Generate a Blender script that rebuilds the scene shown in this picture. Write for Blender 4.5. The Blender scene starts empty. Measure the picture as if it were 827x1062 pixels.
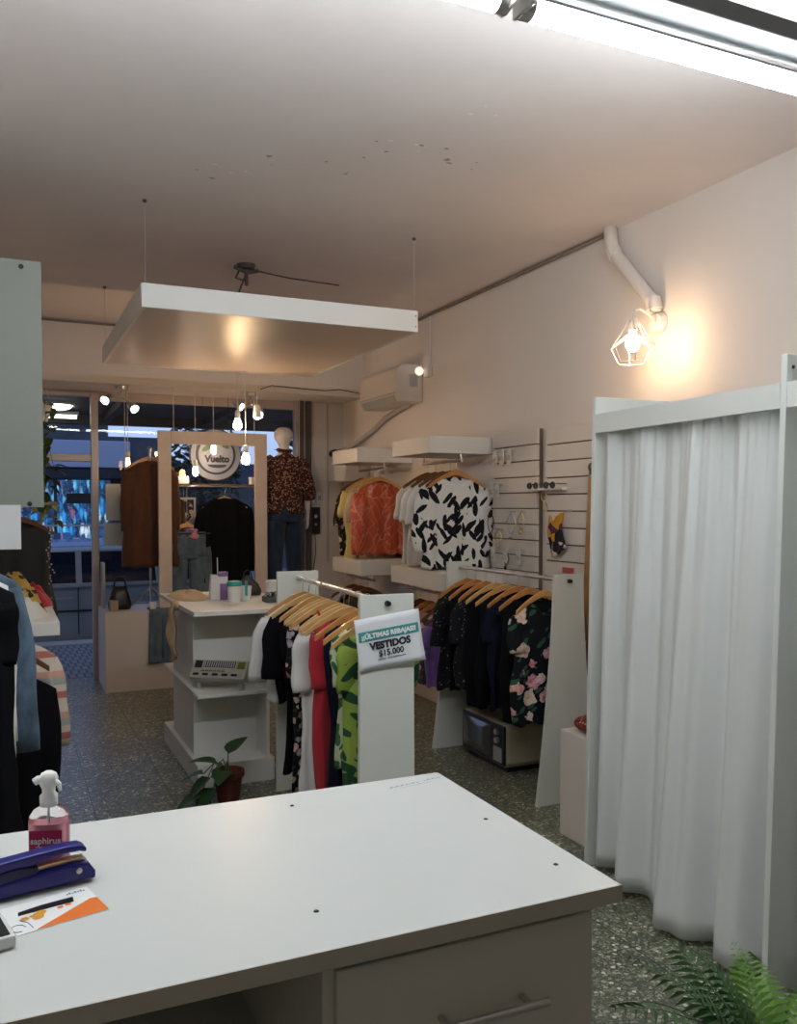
import bpy, bmesh, math, random
from mathutils import Vector, Matrix, noise
R = math.radians
PI = math.pi
sc = bpy.context.scene
COL = sc.collection
random.seed(7)

# ------------------------------------------------------------------ mesh builder
class MB:
    def __init__(s): s.v = []; s.f = []
    def add(s, vs, fs):
        b = len(s.v); s.v += [tuple(p) for p in vs]; s.f += [tuple(i + b for i in f) for f in fs]; return s
    def box(s, x0, x1, y0, y1, z0, z1):
        return s.add([(x0,y0,z0),(x1,y0,z0),(x1,y1,z0),(x0,y1,z0),(x0,y0,z1),(x1,y0,z1),(x1,y1,z1),(x0,y1,z1)],
              [(0,3,2,1),(4,5,6,7),(0,1,5,4),(1,2,6,5),(2,3,7,6),(3,0,4,7)])
    def grid(s, fn, nu, nv, closed=False):
        cols = nu if closed else nu + 1
        vs = [fn(i / nu, j / nv) for j in range(nv + 1) for i in range(cols)]
        fs = []
        for j in range(nv):
            for i in range(nu):
                i2 = (i + 1) % cols if closed else i + 1
                fs.append((j*cols+i, j*cols+i2, (j+1)*cols+i2, (j+1)*cols+i))
        return s.add(vs, fs)
    def tube(s, pts, r, n=8, cap=True, flat=1.0):
        pts = [Vector(p) for p in pts]; m = len(pts)
        rs = r if isinstance(r, (list, tuple)) else [r] * m
        vs = []; up = None
        for i, p in enumerate(pts):
            t = (pts[min(i+1, m-1)] - pts[max(i-1, 0)])
            t = t.normalized() if t.length > 1e-9 else Vector((0,0,1))
            if up is None:
                up = Vector((0,1,0)) if abs(t.y) < .9 else Vector((1,0,0))
            a = (up - t * up.dot(t))
            if a.length < 1e-6: a = t.orthogonal()
            a.normalize(); up = a; b = t.cross(a)
            for k in range(n):
                q = 2*PI*k/n
                vs.append(p + a * (math.cos(q)*rs[i]*flat) + b * (math.sin(q)*rs[i]))
        fs = [(i*n+k, i*n+(k+1)%n, (i+1)*n+(k+1)%n, (i+1)*n+k) for i in range(m-1) for k in range(n)]
        if cap: fs += [tuple(range(n-1, -1, -1)), tuple((m-1)*n + k for k in range(n))]
        return s.add(vs, fs)
    def cyl(s, p0, p1, r0, r1=None, n=16): return s.tube([p0, p1], [r0, r0 if r1 is None else r1], n)
    def lathe(s, prof, c=(0,0,0), n=24, sx=1, sy=1):
        vs = [(c[0]+r*math.cos(2*PI*k/n)*sx, c[1]+r*math.sin(2*PI*k/n)*sy, c[2]+z) for r, z in prof for k in range(n)]
        m = len(prof)
        fs = [(i*n+k, i*n+(k+1)%n, (i+1)*n+(k+1)%n, (i+1)*n+k) for i in range(m-1) for k in range(n)]
        if prof[0][0] > 1e-5: fs.append(tuple(range(n-1, -1, -1)))
        if prof[-1][0] > 1e-5: fs.append(tuple((m-1)*n+k for k in range(n)))
        return s.add(vs, fs)
    def ball(s, c, rx, ry=None, rz=None, n=16, m=10):
        ry = ry or rx; rz = rz or rx
        return s.grid(lambda u, v: (c[0]+rx*math.sin(PI*v)*math.cos(2*PI*u), c[1]+ry*math.sin(PI*v)*math.sin(2*PI*u), c[2]-rz*math.cos(PI*v)), n, m, True)
    def prism(s, poly, a, b, axis='y'):
        n = len(poly)
        def P(q, t):
            if axis == 'y': return (q[0], t, q[1])
            if axis == 'x': return (t, q[0], q[1])
            return (q[0], q[1], t)
        vs = [P(q, a) for q in poly] + [P(q, b) for q in poly]
        return s.add(vs, [tuple(range(n-1,-1,-1)), tuple(range(n, 2*n))] + [(i, (i+1)%n, n+(i+1)%n, n+i) for i in range(n)])
    def xform(s, M):
        s.v = [tuple(M @ Vector(p)) for p in s.v]; return s

ORG = {}
def kids(o): return [c for c in bpy.data.objects if c.parent == o]
def obj(name, mb, mat, parent=None, smooth=False, bev=0, world=False, solid=0, sub=0, seg=2):
    me = bpy.data.meshes.new(name)
    vs = mb.v
    if world and parent is not None:
        L = ORG[parent.name]; vs = [(x-L[0], y-L[1], z-L[2]) for x, y, z in vs]
    me.from_pydata(vs, [], mb.f); me.validate()
    bm = bmesh.new(); bm.from_mesh(me)
    bmesh.ops.remove_doubles(bm, verts=bm.verts, dist=1e-6)
    bmesh.ops.recalc_face_normals(bm, faces=bm.faces)
    bm.to_mesh(me); bm.free()
    o = bpy.data.objects.new(name, me); COL.objects.link(o)
    if mat: me.materials.append(mat)
    if smooth:
        for p in me.polygons: p.use_smooth = True
    if parent is not None: o.parent = parent; ORG[o.name] = ORG.get(parent.name, (0,0,0))
    if bev:
        m = o.modifiers.new('bevel', 'BEVEL'); m.width = bev; m.segments = seg; m.limit_method = 'ANGLE'; m.angle_limit = R(40)
    if solid:
        m = o.modifiers.new('solid', 'SOLIDIFY'); m.thickness = solid; m.offset = 0
    if sub:
        m = o.modifiers.new('sub', 'SUBSURF'); m.levels = sub; m.render_levels = sub
    return o
def tag(o, label, cat, group=None, kind=None):
    o['label'] = label; o['category'] = cat
    if group: o['group'] = group
    if kind: o['kind'] = kind
    return o
def thing(name, loc, label, cat, group=None, rz=0):
    o = bpy.data.objects.new(name, None); COL.objects.link(o); o.empty_display_size = .05
    o.location = loc; o.rotation_euler = (0, 0, rz); ORG[o.name] = tuple(loc)
    return tag(o, label, cat, group)
def solo(name, mb, mat, loc, label, cat, group=None, **k):
    """one-mesh thing given in world coordinates, origin moved to loc"""
    mb.v = [(x-loc[0], y-loc[1], z-loc[2]) for x, y, z in mb.v]
    o = obj(name, mb, mat, **k); o.location = loc; ORG[o.name] = tuple(loc)
    return tag(o, label, cat, group)
def struct(name, mb, mat, **k):
    o = obj(name, mb, mat, **k); o['kind'] = 'structure'; ORG[o.name] = (0,0,0); return o
def dup(src, loc, rz, label, group=None):
    r = src.copy(); COL.objects.link(r); r.location = loc; r.rotation_euler = (0, 0, rz); r['label'] = label
    if group: r['group'] = group
    for ch in kids(src):
        c = ch.copy(); COL.objects.link(c); c.parent = r
        for g in kids(ch):
            d = g.copy(); COL.objects.link(d); d.parent = c
    return r

# ------------------------------------------------------------------ materials
MC = {}
def mat(name, col, rough=.5, metal=0, emit=None, es=0, spec=.5, trans=0, ior=1.45, bump=0, bscale=40, sheen=0, alpha=1, var=0, vscale=3, coat=0):
    if name in MC: return MC[name]
    m = bpy.data.materials.new(name); m.use_nodes = True; MC[name] = m
    nt = m.node_tree; b = nt.nodes['Principled BSDF']
    b.inputs['Base Color'].default_value = (*col, 1); b.inputs['Roughness'].default_value = rough
    b.inputs['Metallic'].default_value = metal; b.inputs['Specular IOR Level'].default_value = spec
    b.inputs['Transmission Weight'].default_value = trans; b.inputs['IOR'].default_value = ior
    b.inputs['Alpha'].default_value = alpha; b.inputs['Sheen Weight'].default_value = sheen; b.inputs['Coat Weight'].default_value = coat
    if emit: b.inputs['Emission Color'].default_value = (*emit, 1); b.inputs['Emission Strength'].default_value = es
    if bump or var:
        tc = nt.nodes.new('ShaderNodeTexCoord')
        if bump:
            n = nt.nodes.new('ShaderNodeTexNoise'); n.inputs['Scale'].default_value = bscale; n.inputs['Detail'].default_value = 4
            bp = nt.nodes.new('ShaderNodeBump'); bp.inputs['Strength'].default_value = bump; bp.inputs['Distance'].default_value = .01
            nt.links.new(tc.outputs['Object'], n.inputs['Vector']); nt.links.new(n.outputs['Fac'], bp.inputs['Height']); nt.links.new(bp.outputs['Normal'], b.inputs['Normal'])
        if var:
            n = nt.nodes.new('ShaderNodeTexNoise'); n.inputs['Scale'].default_value = vscale; n.inputs['Detail'].default_value = 5
            r = nt.nodes.new('ShaderNodeValToRGB'); e = r.color_ramp.elements
            e[0].position = .3; e[1].position = .7
            e[0].color = (*[c*(1-var) for c in col], 1); e[1].color = (*[min(1, c*(1+var)) for c in col], 1)
            nt.links.new(tc.outputs['Object'], n.inputs['Vector']); nt.links.new(n.outputs['Fac'], r.inputs['Fac']); nt.links.new(r.outputs['Color'], b.inputs['Base Color'])
    return m
class NT:
    """small helper for node graphs"""
    def __init__(s, name, rough=.85, sheen=.04, spec=.12):
        s.m = bpy.data.materials.new(name); s.m.use_nodes = True; MC[name] = s.m; s.nt = s.m.node_tree
        s.b = s.nt.nodes['Principled BSDF']; s.b.inputs['Roughness'].default_value = rough; s.b.inputs['Sheen Weight'].default_value = sheen
        s.b.inputs['Specular IOR Level'].default_value = spec
        s.tc = s.nt.nodes.new('ShaderNodeTexCoord')
    def n(s, t, **k):
        x = s.nt.nodes.new(t)
        for a, v in k.items():
            if a in x.inputs.keys(): x.inputs[a].default_value = v
            else: setattr(x, a, v)
        return x
    def l(s, a, b): s.nt.links.new(a, b)
    def mapv(s, scale=(1,1,1), rot=(0,0,0), loc=(0,0,0)):
        r = s.n('ShaderNodeMapping'); r.inputs['Rotation'].default_value = rot; r.inputs['Location'].default_value = loc
        m = s.n('ShaderNodeMapping'); m.inputs['Scale'].default_value = scale
        s.l(s.tc.outputs['Object'], r.inputs['Vector']); s.l(r.outputs['Vector'], m.inputs['Vector']); return m.outputs['Vector']
    def warp(s, vec, amt, scale):
        n = s.n('ShaderNodeTexNoise'); n.inputs['Scale'].default_value = scale; s.l(vec, n.inputs['Vector'])
        a = s.n('ShaderNodeVectorMath', operation='MULTIPLY_ADD'); s.l(n.outputs['Color'], a.inputs[0]); a.inputs[1].default_value = (amt,)*3; s.l(vec, a.inputs[2])
        return a.outputs[0]
    def vor(s, vec, scale, feature='F1', rnd=1):
        v = s.n('ShaderNodeTexVoronoi', feature=feature); v.inputs['Scale'].default_value = scale; v.inputs['Randomness'].default_value = rnd; s.l(vec, v.inputs['Vector']); return v
    def ramp(s, fac, stops, mode='CONSTANT'):
        r = s.n('ShaderNodeValToRGB'); cr = r.color_ramp; cr.interpolation = mode
        while len(cr.elements) < len(stops): cr.elements.new(.5)
        for e, (p, c) in zip(cr.elements, stops): e.position = p; e.color = (*c, 1)
        s.l(fac, r.inputs['Fac']); return r.outputs['Color']
    def mix(s, fac, a, b):
        m = s.n('ShaderNodeMix', data_type='RGBA')
        if isinstance(fac, float): m.inputs[0].default_value = fac
        else: s.l(fac, m.inputs[0])
        for v, i in ((a, 6), (b, 7)):
            if isinstance(v, tuple): m.inputs[i].default_value = (*v, 1)
            else: s.l(v, m.inputs[i])
        return m.outputs[2]
    def math(s, op, a, b=0.0):
        m = s.n('ShaderNodeMath', operation=op)
        for v, i in ((a, 0), (b, 1)):
            if isinstance(v, (int, float)): m.inputs[i].default_value = v
            else: s.l(v, m.inputs[i])
        return m.outputs[0]
    def out(s, c): s.l(c, s.b.inputs['Base Color']); return s.m
    def bump(s, h, st=.3, d=.01):
        b = s.n('ShaderNodeBump'); b.inputs['Strength'].default_value = st; b.inputs['Distance'].default_value = d; s.l(h, b.inputs['Height']); s.l(b.outputs['Normal'], s.b.inputs['Normal'])

def m_floral(name, base, petals, leaf, scale=9, size=.42, seed=0):
    t = NT(name); v0 = t.mapv((1, .3, 1), loc=(seed, seed*.7, seed*1.3)); v = t.warp(v0, .05, 30)
    a = t.vor(v, scale)
    pet = t.ramp(t.n('ShaderNodeSeparateColor').outputs[0], [(0, petals[0])])
    sep = t.n('ShaderNodeSeparateColor'); t.l(a.outputs['Color'], sep.inputs[0])
    pet = t.ramp(sep.outputs[0], [(i/len(petals), c) for i, c in enumerate(petals)])
    pet2 = t.mix(t.ramp(t.vor(v, scale*5).outputs['Distance'], [(0, (0,0,0)), (.9, (.7,.7,.7))], 'LINEAR'), pet, (.95,.8,.75))
    inner = t.math('LESS_THAN', a.outputs['Distance'], size)
    core = t.math('LESS_THAN', a.outputs['Distance'], size*.22)
    b = t.vor(t.mapv((1.0,.3,2.2), rot=(0,.7,0), loc=(seed+3,)*3), scale*1.25)
    lf = t.math('LESS_THAN', b.outputs['Distance'], .33)
    c = t.mix(lf, base, leaf); c = t.mix(inner, c, pet2); c = t.mix(core, c, (.75,.45,.1))
    return t.out(c)
def m_leaf(name, base, ink, scale=7, th=.3, rots=(.5, -.6, 1.3), st=3.0, seed=0):
    t = NT(name); c = None; f = None
    for i, r in enumerate(rots):
        v = t.warp(t.mapv((st, .3, .9), rot=(0, r, 0), loc=(i*3.1+seed, 0, i*1.7+seed)), .08, 8)
        a = t.vor(v, scale); q = t.math('LESS_THAN', a.outputs['Distance'], th)
        f = q if f is None else t.math('MAXIMUM', f, q)
    return t.out(t.mix(f, base, ink))
def m_speck(name, base, cols, scale=60, size=.35, rough=.85):
    t = NT(name, rough); v = t.warp(t.mapv((1,1,1)), .02, 20); a = t.vor(v, scale)
    sep = t.n('ShaderNodeSeparateColor'); t.l(a.outputs['Color'], sep.inputs[0])
    pc = t.ramp(sep.outputs[0], [(i/len(cols), c) for i, c in enumerate(cols)])
    return t.out(t.mix(t.math('LESS_THAN', a.outputs['Distance'], size), base, pc))
def m_stripe(name, cols, freq=14, axis='z'):
    t = NT(name); sx = t.n('ShaderNodeSeparateXYZ'); t.l(t.warp(t.mapv(), .02, 4), sx.inputs[0])
    f = t.math('FRACT', t.math('MULTIPLY', sx.outputs['Z' if axis == 'z' else 'X'], freq/len(cols)))
    return t.out(t.ramp(f, [(i/len(cols), c) for i, c in enumerate(cols)]))
def m_lines(name, base, ink, scale=6, w=.03):
    t = NT(name, .4, .2, .5); f = None
    for r in (.4, -.7):
        v = t.warp(t.mapv((3.0,.3,.7), rot=(0, r, 0), loc=(r*5,0,0)), .35, 3)
        a = t.vor(v, scale, 'DISTANCE_TO_EDGE'); q = t.math('LESS_THAN', a.outputs['Distance'], w)
        f = q if f is None else t.math('MULTIPLY', t.math('MAXIMUM', f, q), .75)
    return t.out(t.mix(f, base, ink))
def m_denim(name, col, fade=.35):
    t = NT(name, .9, .2); n = t.n('ShaderNodeTexNoise'); n.inputs['Scale'].default_value = 11; n.inputs['Detail'].default_value = 9; n.inputs['Roughness'].default_value = .65; t.l(t.mapv((1.5,1,.6)), n.inputs['Vector'])
    c = t.ramp(n.outputs['Fac'], [(.3, tuple(x*(1-fade) for x in col)), (.72, tuple(min(1, x*(1+fade*1.6)) for x in col))], 'LINEAR')
    w = t.n('ShaderNodeTexNoise'); w.inputs['Scale'].default_value = 300; t.l(t.mapv(), w.inputs['Vector']); t.bump(w.outputs['Fac'], .3, .002)
    return t.out(c)

WHITE = mat('white_melamine', (.78, .79, .765), .38, bump=.015, bscale=60)
PANELW = mat('panel_white', (.70, .72, .69), .45, bump=.02, bscale=40)
COUNTER = mat('counter_melamine', (.62,.64,.63), .3, var=.02, vscale=4)
EDGE = mat('counter_edge', (.48, .44, .37), .5)
DRAWER = mat('drawer_melamine', (.60, .57, .50), .5)
STEEL = mat('brushed_steel', (.55, .54, .52), .32, 1)
CHROME = mat('chrome', (.62, .62, .62), .32, 1)
BLACKP = mat('black_plastic', (.012, .012, .014), .35)
BLACKM = mat('black_metal', (.02, .02, .02), .4, .6)
DARKBR = mat('dark_brown_frame', (.07, .055, .05), .5)
ALU = mat('bronze_aluminium', (.42, .36, .33), .4, .3)
BEIGE = mat('beige_wood_frame', (.56,.465,.40), .55, var=.06, vscale=8)
PLAT = mat('platform_beige', (.60,.54,.50), .5)
PLASTW = mat('white_plastic', (.75, .73, .70), .4)
GREYP = mat('grey_plastic', (.4, .4, .4), .5)
GLASSP = None
def m_glass():
    m = bpy.data.materials.new('window_glass'); m.use_nodes = True; nt = m.node_tree; nt.nodes.clear()
    o = nt.nodes.new('ShaderNodeOutputMaterial'); tr = nt.nodes.new('ShaderNodeBsdfTransparent'); gl = nt.nodes.new('ShaderNodeBsdfGlossy'); mx = nt.nodes.new('ShaderNodeMixShader'); fr = nt.nodes.new('ShaderNodeFresnel')
    tr.inputs['Color'].default_value = (.94,.97,.97,1); gl.inputs['Roughness'].default_value = .02; fr.inputs['IOR'].default_value = 1.3
    nt.links.new(fr.outputs[0], mx.inputs[0]); nt.links.new(tr.outputs[0], mx.inputs[1]); nt.links.new(gl.outputs[0], mx.inputs[2]); nt.links.new(mx.outputs[0], o.inputs[0])
    return m
GLASS = m_glass()
def m_plaster(name, col, stain=.06, rough=.75, crack=True):
    t = NT(name, rough, 0, .3); n = t.n('ShaderNodeTexNoise'); n.inputs['Scale'].default_value = 1.3; n.inputs['Detail'].default_value = 7; n.inputs['Roughness'].default_value = .6; t.l(t.mapv((1,1,1)), n.inputs['Vector'])
    c = t.ramp(n.outputs['Fac'], [(.3, tuple(x*(1-stain) for x in col)), (.65, col)], 'LINEAR')
    h = t.n('ShaderNodeTexNoise'); h.inputs['Scale'].default_value = 6; h.inputs['Detail'].default_value = 8; t.l(t.mapv(), h.inputs['Vector']); t.bump(h.outputs['Fac'], .12, .02)
    return t.out(c)
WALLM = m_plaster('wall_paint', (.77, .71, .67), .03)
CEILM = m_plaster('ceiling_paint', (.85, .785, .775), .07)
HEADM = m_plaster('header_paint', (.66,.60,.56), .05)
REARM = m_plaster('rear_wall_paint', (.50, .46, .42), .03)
RECESS = m_plaster('recess_paint', (.60, .56, .55), .05)

def m_terrazzo():
    t = NT('terrazzo_tile', .30, 0, .5); v = t.mapv()
    a = t.vor(t.warp(v, .01, 60), 62); sep = t.n('ShaderNodeSeparateColor'); t.l(a.outputs['Color'], sep.inputs[0])
    chip = t.ramp(sep.outputs[0], [(0, (.075,.085,.068)), (.38, (.135,.145,.12)), (.62, (.25,.26,.22)), (.80, (.42,.43,.37)), (.93, (.72,.72,.65))])
    b = t.vor(v, 190); sb = t.n('ShaderNodeSeparateColor'); t.l(b.outputs['Color'], sb.inputs[0])
    fine = t.ramp(sb.outputs[1], [(0, (.065,.075,.06)), (.5, (.165,.175,.145)), (.85, (.42,.43,.37))])
    c = t.mix(t.math('LESS_THAN', a.outputs['Distance'], .5), fine, chip)
    br = t.n('ShaderNodeTexBrick'); br.offset = 0; br.squash = 1
    br.inputs['Scale'].default_value = 1; br.inputs['Mortar Size'].default_value = .0028; br.inputs['Brick Width'].default_value = .4; br.inputs['Row Height'].default_value = .4
    br.inputs['Color1'].default_value = (1,1,1,1); br.inputs['Color2'].default_value = (.74,.73,.72,1); br.inputs['Mortar'].default_value = (.12,.12,.11,1)
    t.l(v, br.inputs['Vector'])
    mm = t.n('ShaderNodeMix', data_type='RGBA', blend_type='MULTIPLY'); mm.inputs[0].default_value = 1; t.l(c, mm.inputs[6]); t.l(br.outputs['Color'], mm.inputs[7])
    tn = t.n('ShaderNodeMix', data_type='RGBA', blend_type='MULTIPLY'); tn.inputs[0].default_value = 1; t.l(mm.outputs[2], tn.inputs[6]); tn.inputs[7].default_value = (1.10, 1.09, .95, 1)
    return t.out(tn.outputs[2])
TERR = m_terrazzo()

# ------------------------------------------------------------------ room shell
XW, XL, XO, ZC, YH, YS = 3.1, -.45, -1.9, 3.085, 7.6, 8.2       # right wall, left wall, ceiling, header, shopfront
struct('floor', MB().box(XO-.2, XW+.2, -2.6, 8.3, -.1, 0), TERR)
struct('ceiling', MB().box(XO-.2, XW+.2, -2.6, 8.3, ZC, ZC+.12), CEILM)
struct('wall_right', MB().box(XW, XW+.2, -2.6, 8.4, 0, ZC), WALLM)
struct('wall_left', MB().box(XO-.2, XO, -2.6, 2.5, 0, ZC).box(XO, XL-.1, 2.4, 2.5, 0, ZC).box(XL-.1, XL, 2.4, 8.4, 0, ZC), WALLM)
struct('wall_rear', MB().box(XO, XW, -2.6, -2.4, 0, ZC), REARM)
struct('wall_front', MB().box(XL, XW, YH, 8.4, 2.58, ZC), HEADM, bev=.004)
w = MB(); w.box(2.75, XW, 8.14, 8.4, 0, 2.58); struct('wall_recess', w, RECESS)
# shopfront: door opening on the left, display window on the right
win = struct('window_1', MB().box(.715, .775, 8.16, 8.24, 0, 2.58).box(2.60, 2.75, 8.10, 8.24, 0, 2.58).box(.775, 2.60, 8.17, 8.23, 2.50, 2.58).box(.775, 2.60, 8.17, 8.23, .62, .68), ALU, bev=.004)
obj('pane', MB().box(.775, 2.60, 8.195, 8.205, .68, 2.50), GLASS, win)
obj('corner_post', MB().box(2.615, 2.66, 8.07, 8.10, .67, 2.58).box(2.69, 2.74, 8.07, 8.10, .67, 2.58), DARKBR, win)
dr = struct('door_1', MB().box(XL, .715, 8.17, 8.23, 1.955, 2.02).box(XL, .715, 8.17, 8.23, 2.53, 2.58).box(XL, -.40, 8.17, 8.23, 0, 1.955), ALU, bev=.004)
obj('transom_pane', MB().box(XL, .715, 8.195, 8.203, 2.02, 2.53), GLASS, dr)
struct('trim_1', MB().tube([(3.085, 3.95, 3.07), (3.08, 5, 3.066), (3.085, 6.2, 3.07), (3.08, 7.58, 3.066)], .011), mat('old_cable', (.22, .17, .14), .7), smooth=True)
struct('trim_2', MB().tube([(XL, 7.588, 3.068), (.8, 7.59, 3.063), (2, 7.588, 3.07), (3.08, 7.59, 3.068)], .010), MC['old_cable'], smooth=True)

# ------------------------------------------------------------------ outside
GROUND = NT('ribbed_pavement', .7, 0, .3)
v = GROUND.mapv(); br = GROUND.n('ShaderNodeTexBrick'); br.inputs['Scale'].default_value = 1; br.inputs['Brick Width'].default_value = .07; br.inputs['Row Height'].default_value = .2; br.inputs['Mortar Size'].default_value = .012
br.inputs['Color1'].default_value = (.26,.25,.25,1); br.inputs['Color2'].default_value = (.22,.21,.21,1); br.inputs['Mortar'].default_value = (.10,.10,.10,1); GROUND.l(v, br.inputs['Vector']); GROUND.out(br.outputs['Color'])
struct('ground', MB().box(-12, 16, 8.3, 10.45, -.12, -.01), MC['ribbed_pavement'])
struct('kerb', MB().box(-12, 16, 10.45, 10.75, -.4, 0.0), mat('kerb_stone', (.42, .36, .29), .8, var=.1), bev=.01)
struct('road', MB().box(-30, 40, 10.75, 17.2, -.5, -.33), mat('asphalt', (.05, .052, .055), .8, bump=.2, bscale=30))
struct('far_pavement', MB().box(-30, 40, 17.2, 32, -.5, -.2), mat('concrete', (.2, .2, .2), .8))
cn = struct('canopy', MB().box(-3, 6, 8.4, 10.2, 2.56, 2.75).box(-3, 6, 10.05, 10.2, 2.46, 2.56), mat('canopy_dark', (.06, .05, .045), .7))
for k in range(6): obj('beam', MB().box(-1.2+k*1.1, -1.12+k*1.1, 8.42, 10.05, 2.49, 2.56), MC['canopy_dark'], cn)
LAMPW = mat('outdoor_lamp_glow', (1,1,1), .5, emit=(1,.98,.82), es=5)
cl = thing('ceiling_lamp', (.49, 9.0, 2.56), 'round white glowing ceiling lamp under the porch outside the door', 'lamp')
obj('lamp_base', MB().lathe([(.15,-.03),(.15,0)], n=28), PLASTW, cl)
obj('lamp_diffuser', MB().lathe([(0,-.075),(.06,-.072),(.11,-.055),(.135,-.03)], n=28), LAMPW, cl, smooth=True)
tl = thing('tube_lamp', (.2, 9.6, 2.5), 'thin glowing strip lamp hung below the round porch lamp', 'lamp')
obj('lamp_housing', MB().box(-.5, .52, -.03, .03, 0, .035), PLASTW, tl, bev=.004)
obj('lamp_tube', MB().cyl((-.48,0,-.018),(.5,0,-.018),.016), LAMPW, tl, smooth=True)
for sx in (-.4,.42): obj('lamp_hanger', MB().cyl((sx,0,.035),(sx,0,.06),.006), STEEL, tl)

# parked car along the kerb
CARP = mat('car_paint', (.27,.30,.30), .3, .2, coat=.5); CARG = mat('car_glass', (.008, .012, .022), .04, spec=.8)
car = thing('car', (.9, 11.85, -.33), 'dark grey parked car seen through the open shop door', 'car')
def carsec(zs):
    return zs
def car_body():
    m = MB(); prof = [(-2.05,.22),(-2.12,.42),(-2.08,.62),(-1.9,.78),(-1.2,.90),(-.6,.93),(.8,.95),(1.5,.93),(2.0,.86),(2.1,.62),(2.1,.35),(2.02,.22)]
    ys = [(-.80,.94),(-.84,.97),(-.86,1.0),(-.84,1.0),(0,1.02),(.84,1.0),(.86,1.0),(.84,.97),(.80,.94)]
    n = len(prof)
    def sec(y, k): return [(x*k, y, .22+(z-.22)*k*(1 if abs(y) > .5 else 1.03)) for x, z in prof]
    vs = []; 
    for y, k in ys: vs += sec(y, k)
    fs = [(i*n+j, i*n+(j+1)%n, (i+1)*n+(j+1)%n, (i+1)*n+j) for i in range(len(ys)-1) for j in range(n)]
    fs += [tuple(range(n)), tuple((len(ys)-1)*n+j for j in range(n))]
    return m.add(vs, fs)
obj('body', car_body(), CARP, car, bev=.03, smooth=False)
cab = MB(); vs = []
for y, in_ in ((-.80, 0), (-.60, 1), (.60, 1), (.80, 0)):
    if in_: vs += [(-.55, y, 1.42), (.85, y, 1.44), (1.15, y, 1.38), (-.85, y, 1.33)]
    else: vs += [(-1.05, y, .92), (1.75, y, .93), (1.78, y, .93), (-1.2, y, .91)]
cabv = [(-1.25,-.80,.90),(1.80,-.80,.92),(1.80,.80,.92),(-1.25,.80,.90),(-.55,-.64,1.40),(1.15,-.64,1.42),(1.15,.64,1.42),(-.55,.64,1.40)]
obj('cabin', MB().add(cabv, [(0,3,2,1),(4,5,6,7),(0,1,5,4),(1,2,6,5),(2,3,7,6),(3,0,4,7)]), CARP, car, bev=.05)
obj('roof', MB().add([(-.62,-.62,1.395),(1.2,-.62,1.415),(1.2,.62,1.415),(-.62,.62,1.395),(-.5,-.5,1.45),(1.05,-.5,1.47),(1.05,.5,1.47),(-.5,.5,1.45)], [(0,3,2,1),(4,5,6,7),(0,1,5,4),(1,2,6,5),(2,3,7,6),(3,0,4,7)]), mat('car_roof', (.20,.24,.34), .2, .4), car, bev=.02)
def sidewin(x0, x1, x2, x3, s):
    def yy(z): return s*(.80 - (z-.9)/.5*.16 + .006)
    a, b = .97, 1.34
    o = [(x0, yy(a), a), (x1, yy(a), a), (x2, yy(b), b), (x3, yy(b), b)]
    i = [(p[0], p[1]-s*.02, p[2]) for p in o]
    return MB().add(o+i, [(0,1,2,3),(7,6,5,4),(0,4,5,1),(1,5,6,2),(2,6,7,3),(3,7,4,0)])
for s in (-1, 1):
    for q in ((-.98,-.12,-.12,-.52), (-.05,.82,.80,-.05), (.9,1.55,1.12,.88)):
        obj('side_window', sidewin(*q, s), CARG, car)
    dl = MB()
    for x in (-.10, .85): dl.box(x-.006, x+.006, s*.845-.006, s*.845+.006, .36, .92)
    dl.box(-1.0, 1.6, s*.862-.004, s*.862+.004, .63, .655)
    obj('door_seam', dl, BLACKP, car)
    for x in (-.25,.7): obj('door_handle', MB().box(x-.09, x+.09, s*.865-.015, s*.865+.015, .78, .81), CARP, car, bev=.006)
obj('windscreen', MB().add([(-1.20,-.68,.97),(-1.20,.68,.97),(-.64,.56,1.37),(-.64,-.56,1.37),(-1.16,-.68,.95),(-1.16,.68,.95),(-.60,.56,1.35),(-.60,-.56,1.35)], [(0,1,2,3),(7,6,5,4),(0,4,5,1),(1,5,6,2),(2,6,7,3),(3,7,4,0)]), CARG, car)
for x in (-1.3, 1.3):
    for s in (-1, 1):
        wh = obj('wheel', MB().lathe([(.0,-.09),(.2,-.1),(.30,-.1),(.315,-.06),(.315,.06),(.30,.1),(.2,.1),(0,.09)], n=28).xform(Matrix.Translation((x, s*.78, .315)) @ Matrix.Rotation(PI/2, 4, 'X')), mat('tyre', (.015,.015,.015), .8), car, smooth=False)
        obj('hub_cap', MB().lathe([(0,-.02),(.18,-.02),(.19,.0),(.18,.02),(0,.02)], n=20).xform(Matrix.Translation((x, s*.88, .315)) @ Matrix.Rotation(PI/2, 4, 'X')), STEEL, wh)
obj('mirror', MB().ball((-.85,-.93,1.0), .09, .07, .06), CARP, car, smooth=True)

# shop across the street
def m_shoplit():
    t = NT('lit_shop_window', .6, 0, .2); v = t.mapv((1,1,1)); 
    a = t.vor(t.warp(t.mapv((2.6,1,.9)), .12, 9), 6); sp = t.n('ShaderNodeSeparateColor'); t.l(a.outputs['Color'], sp.inputs[0])
    c = t.ramp(sp.outputs[0], [(0,(.01,.02,.06)), (.30,(.02,.08,.26)), (.50,(.03,.25,.60)), (.64,(.15,.50,.80)), (.76,(.65,.8,.9)), (.84,(.02,.04,.10)), (.97,(.3,.10,.18))])
    c = t.mix(t.ramp(a.outputs['Distance'], [(.15,(0,0,0)),(.75,(.8,.8,.8))], 'LINEAR'), c, (.01,.03,.07)); w2 = t.vor(t.mapv(), 22); c = t.mix(t.ramp(w2.outputs['Distance'], [(.1,(.5,.5,.5)),(.4,(0,0,0))], 'LINEAR'), c, (.10,.25,.45))
    t.l(c, t.b.inputs['Emission Color']); t.b.inputs['Emission Strength'].default_value = .85
    return t.out((c))
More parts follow.
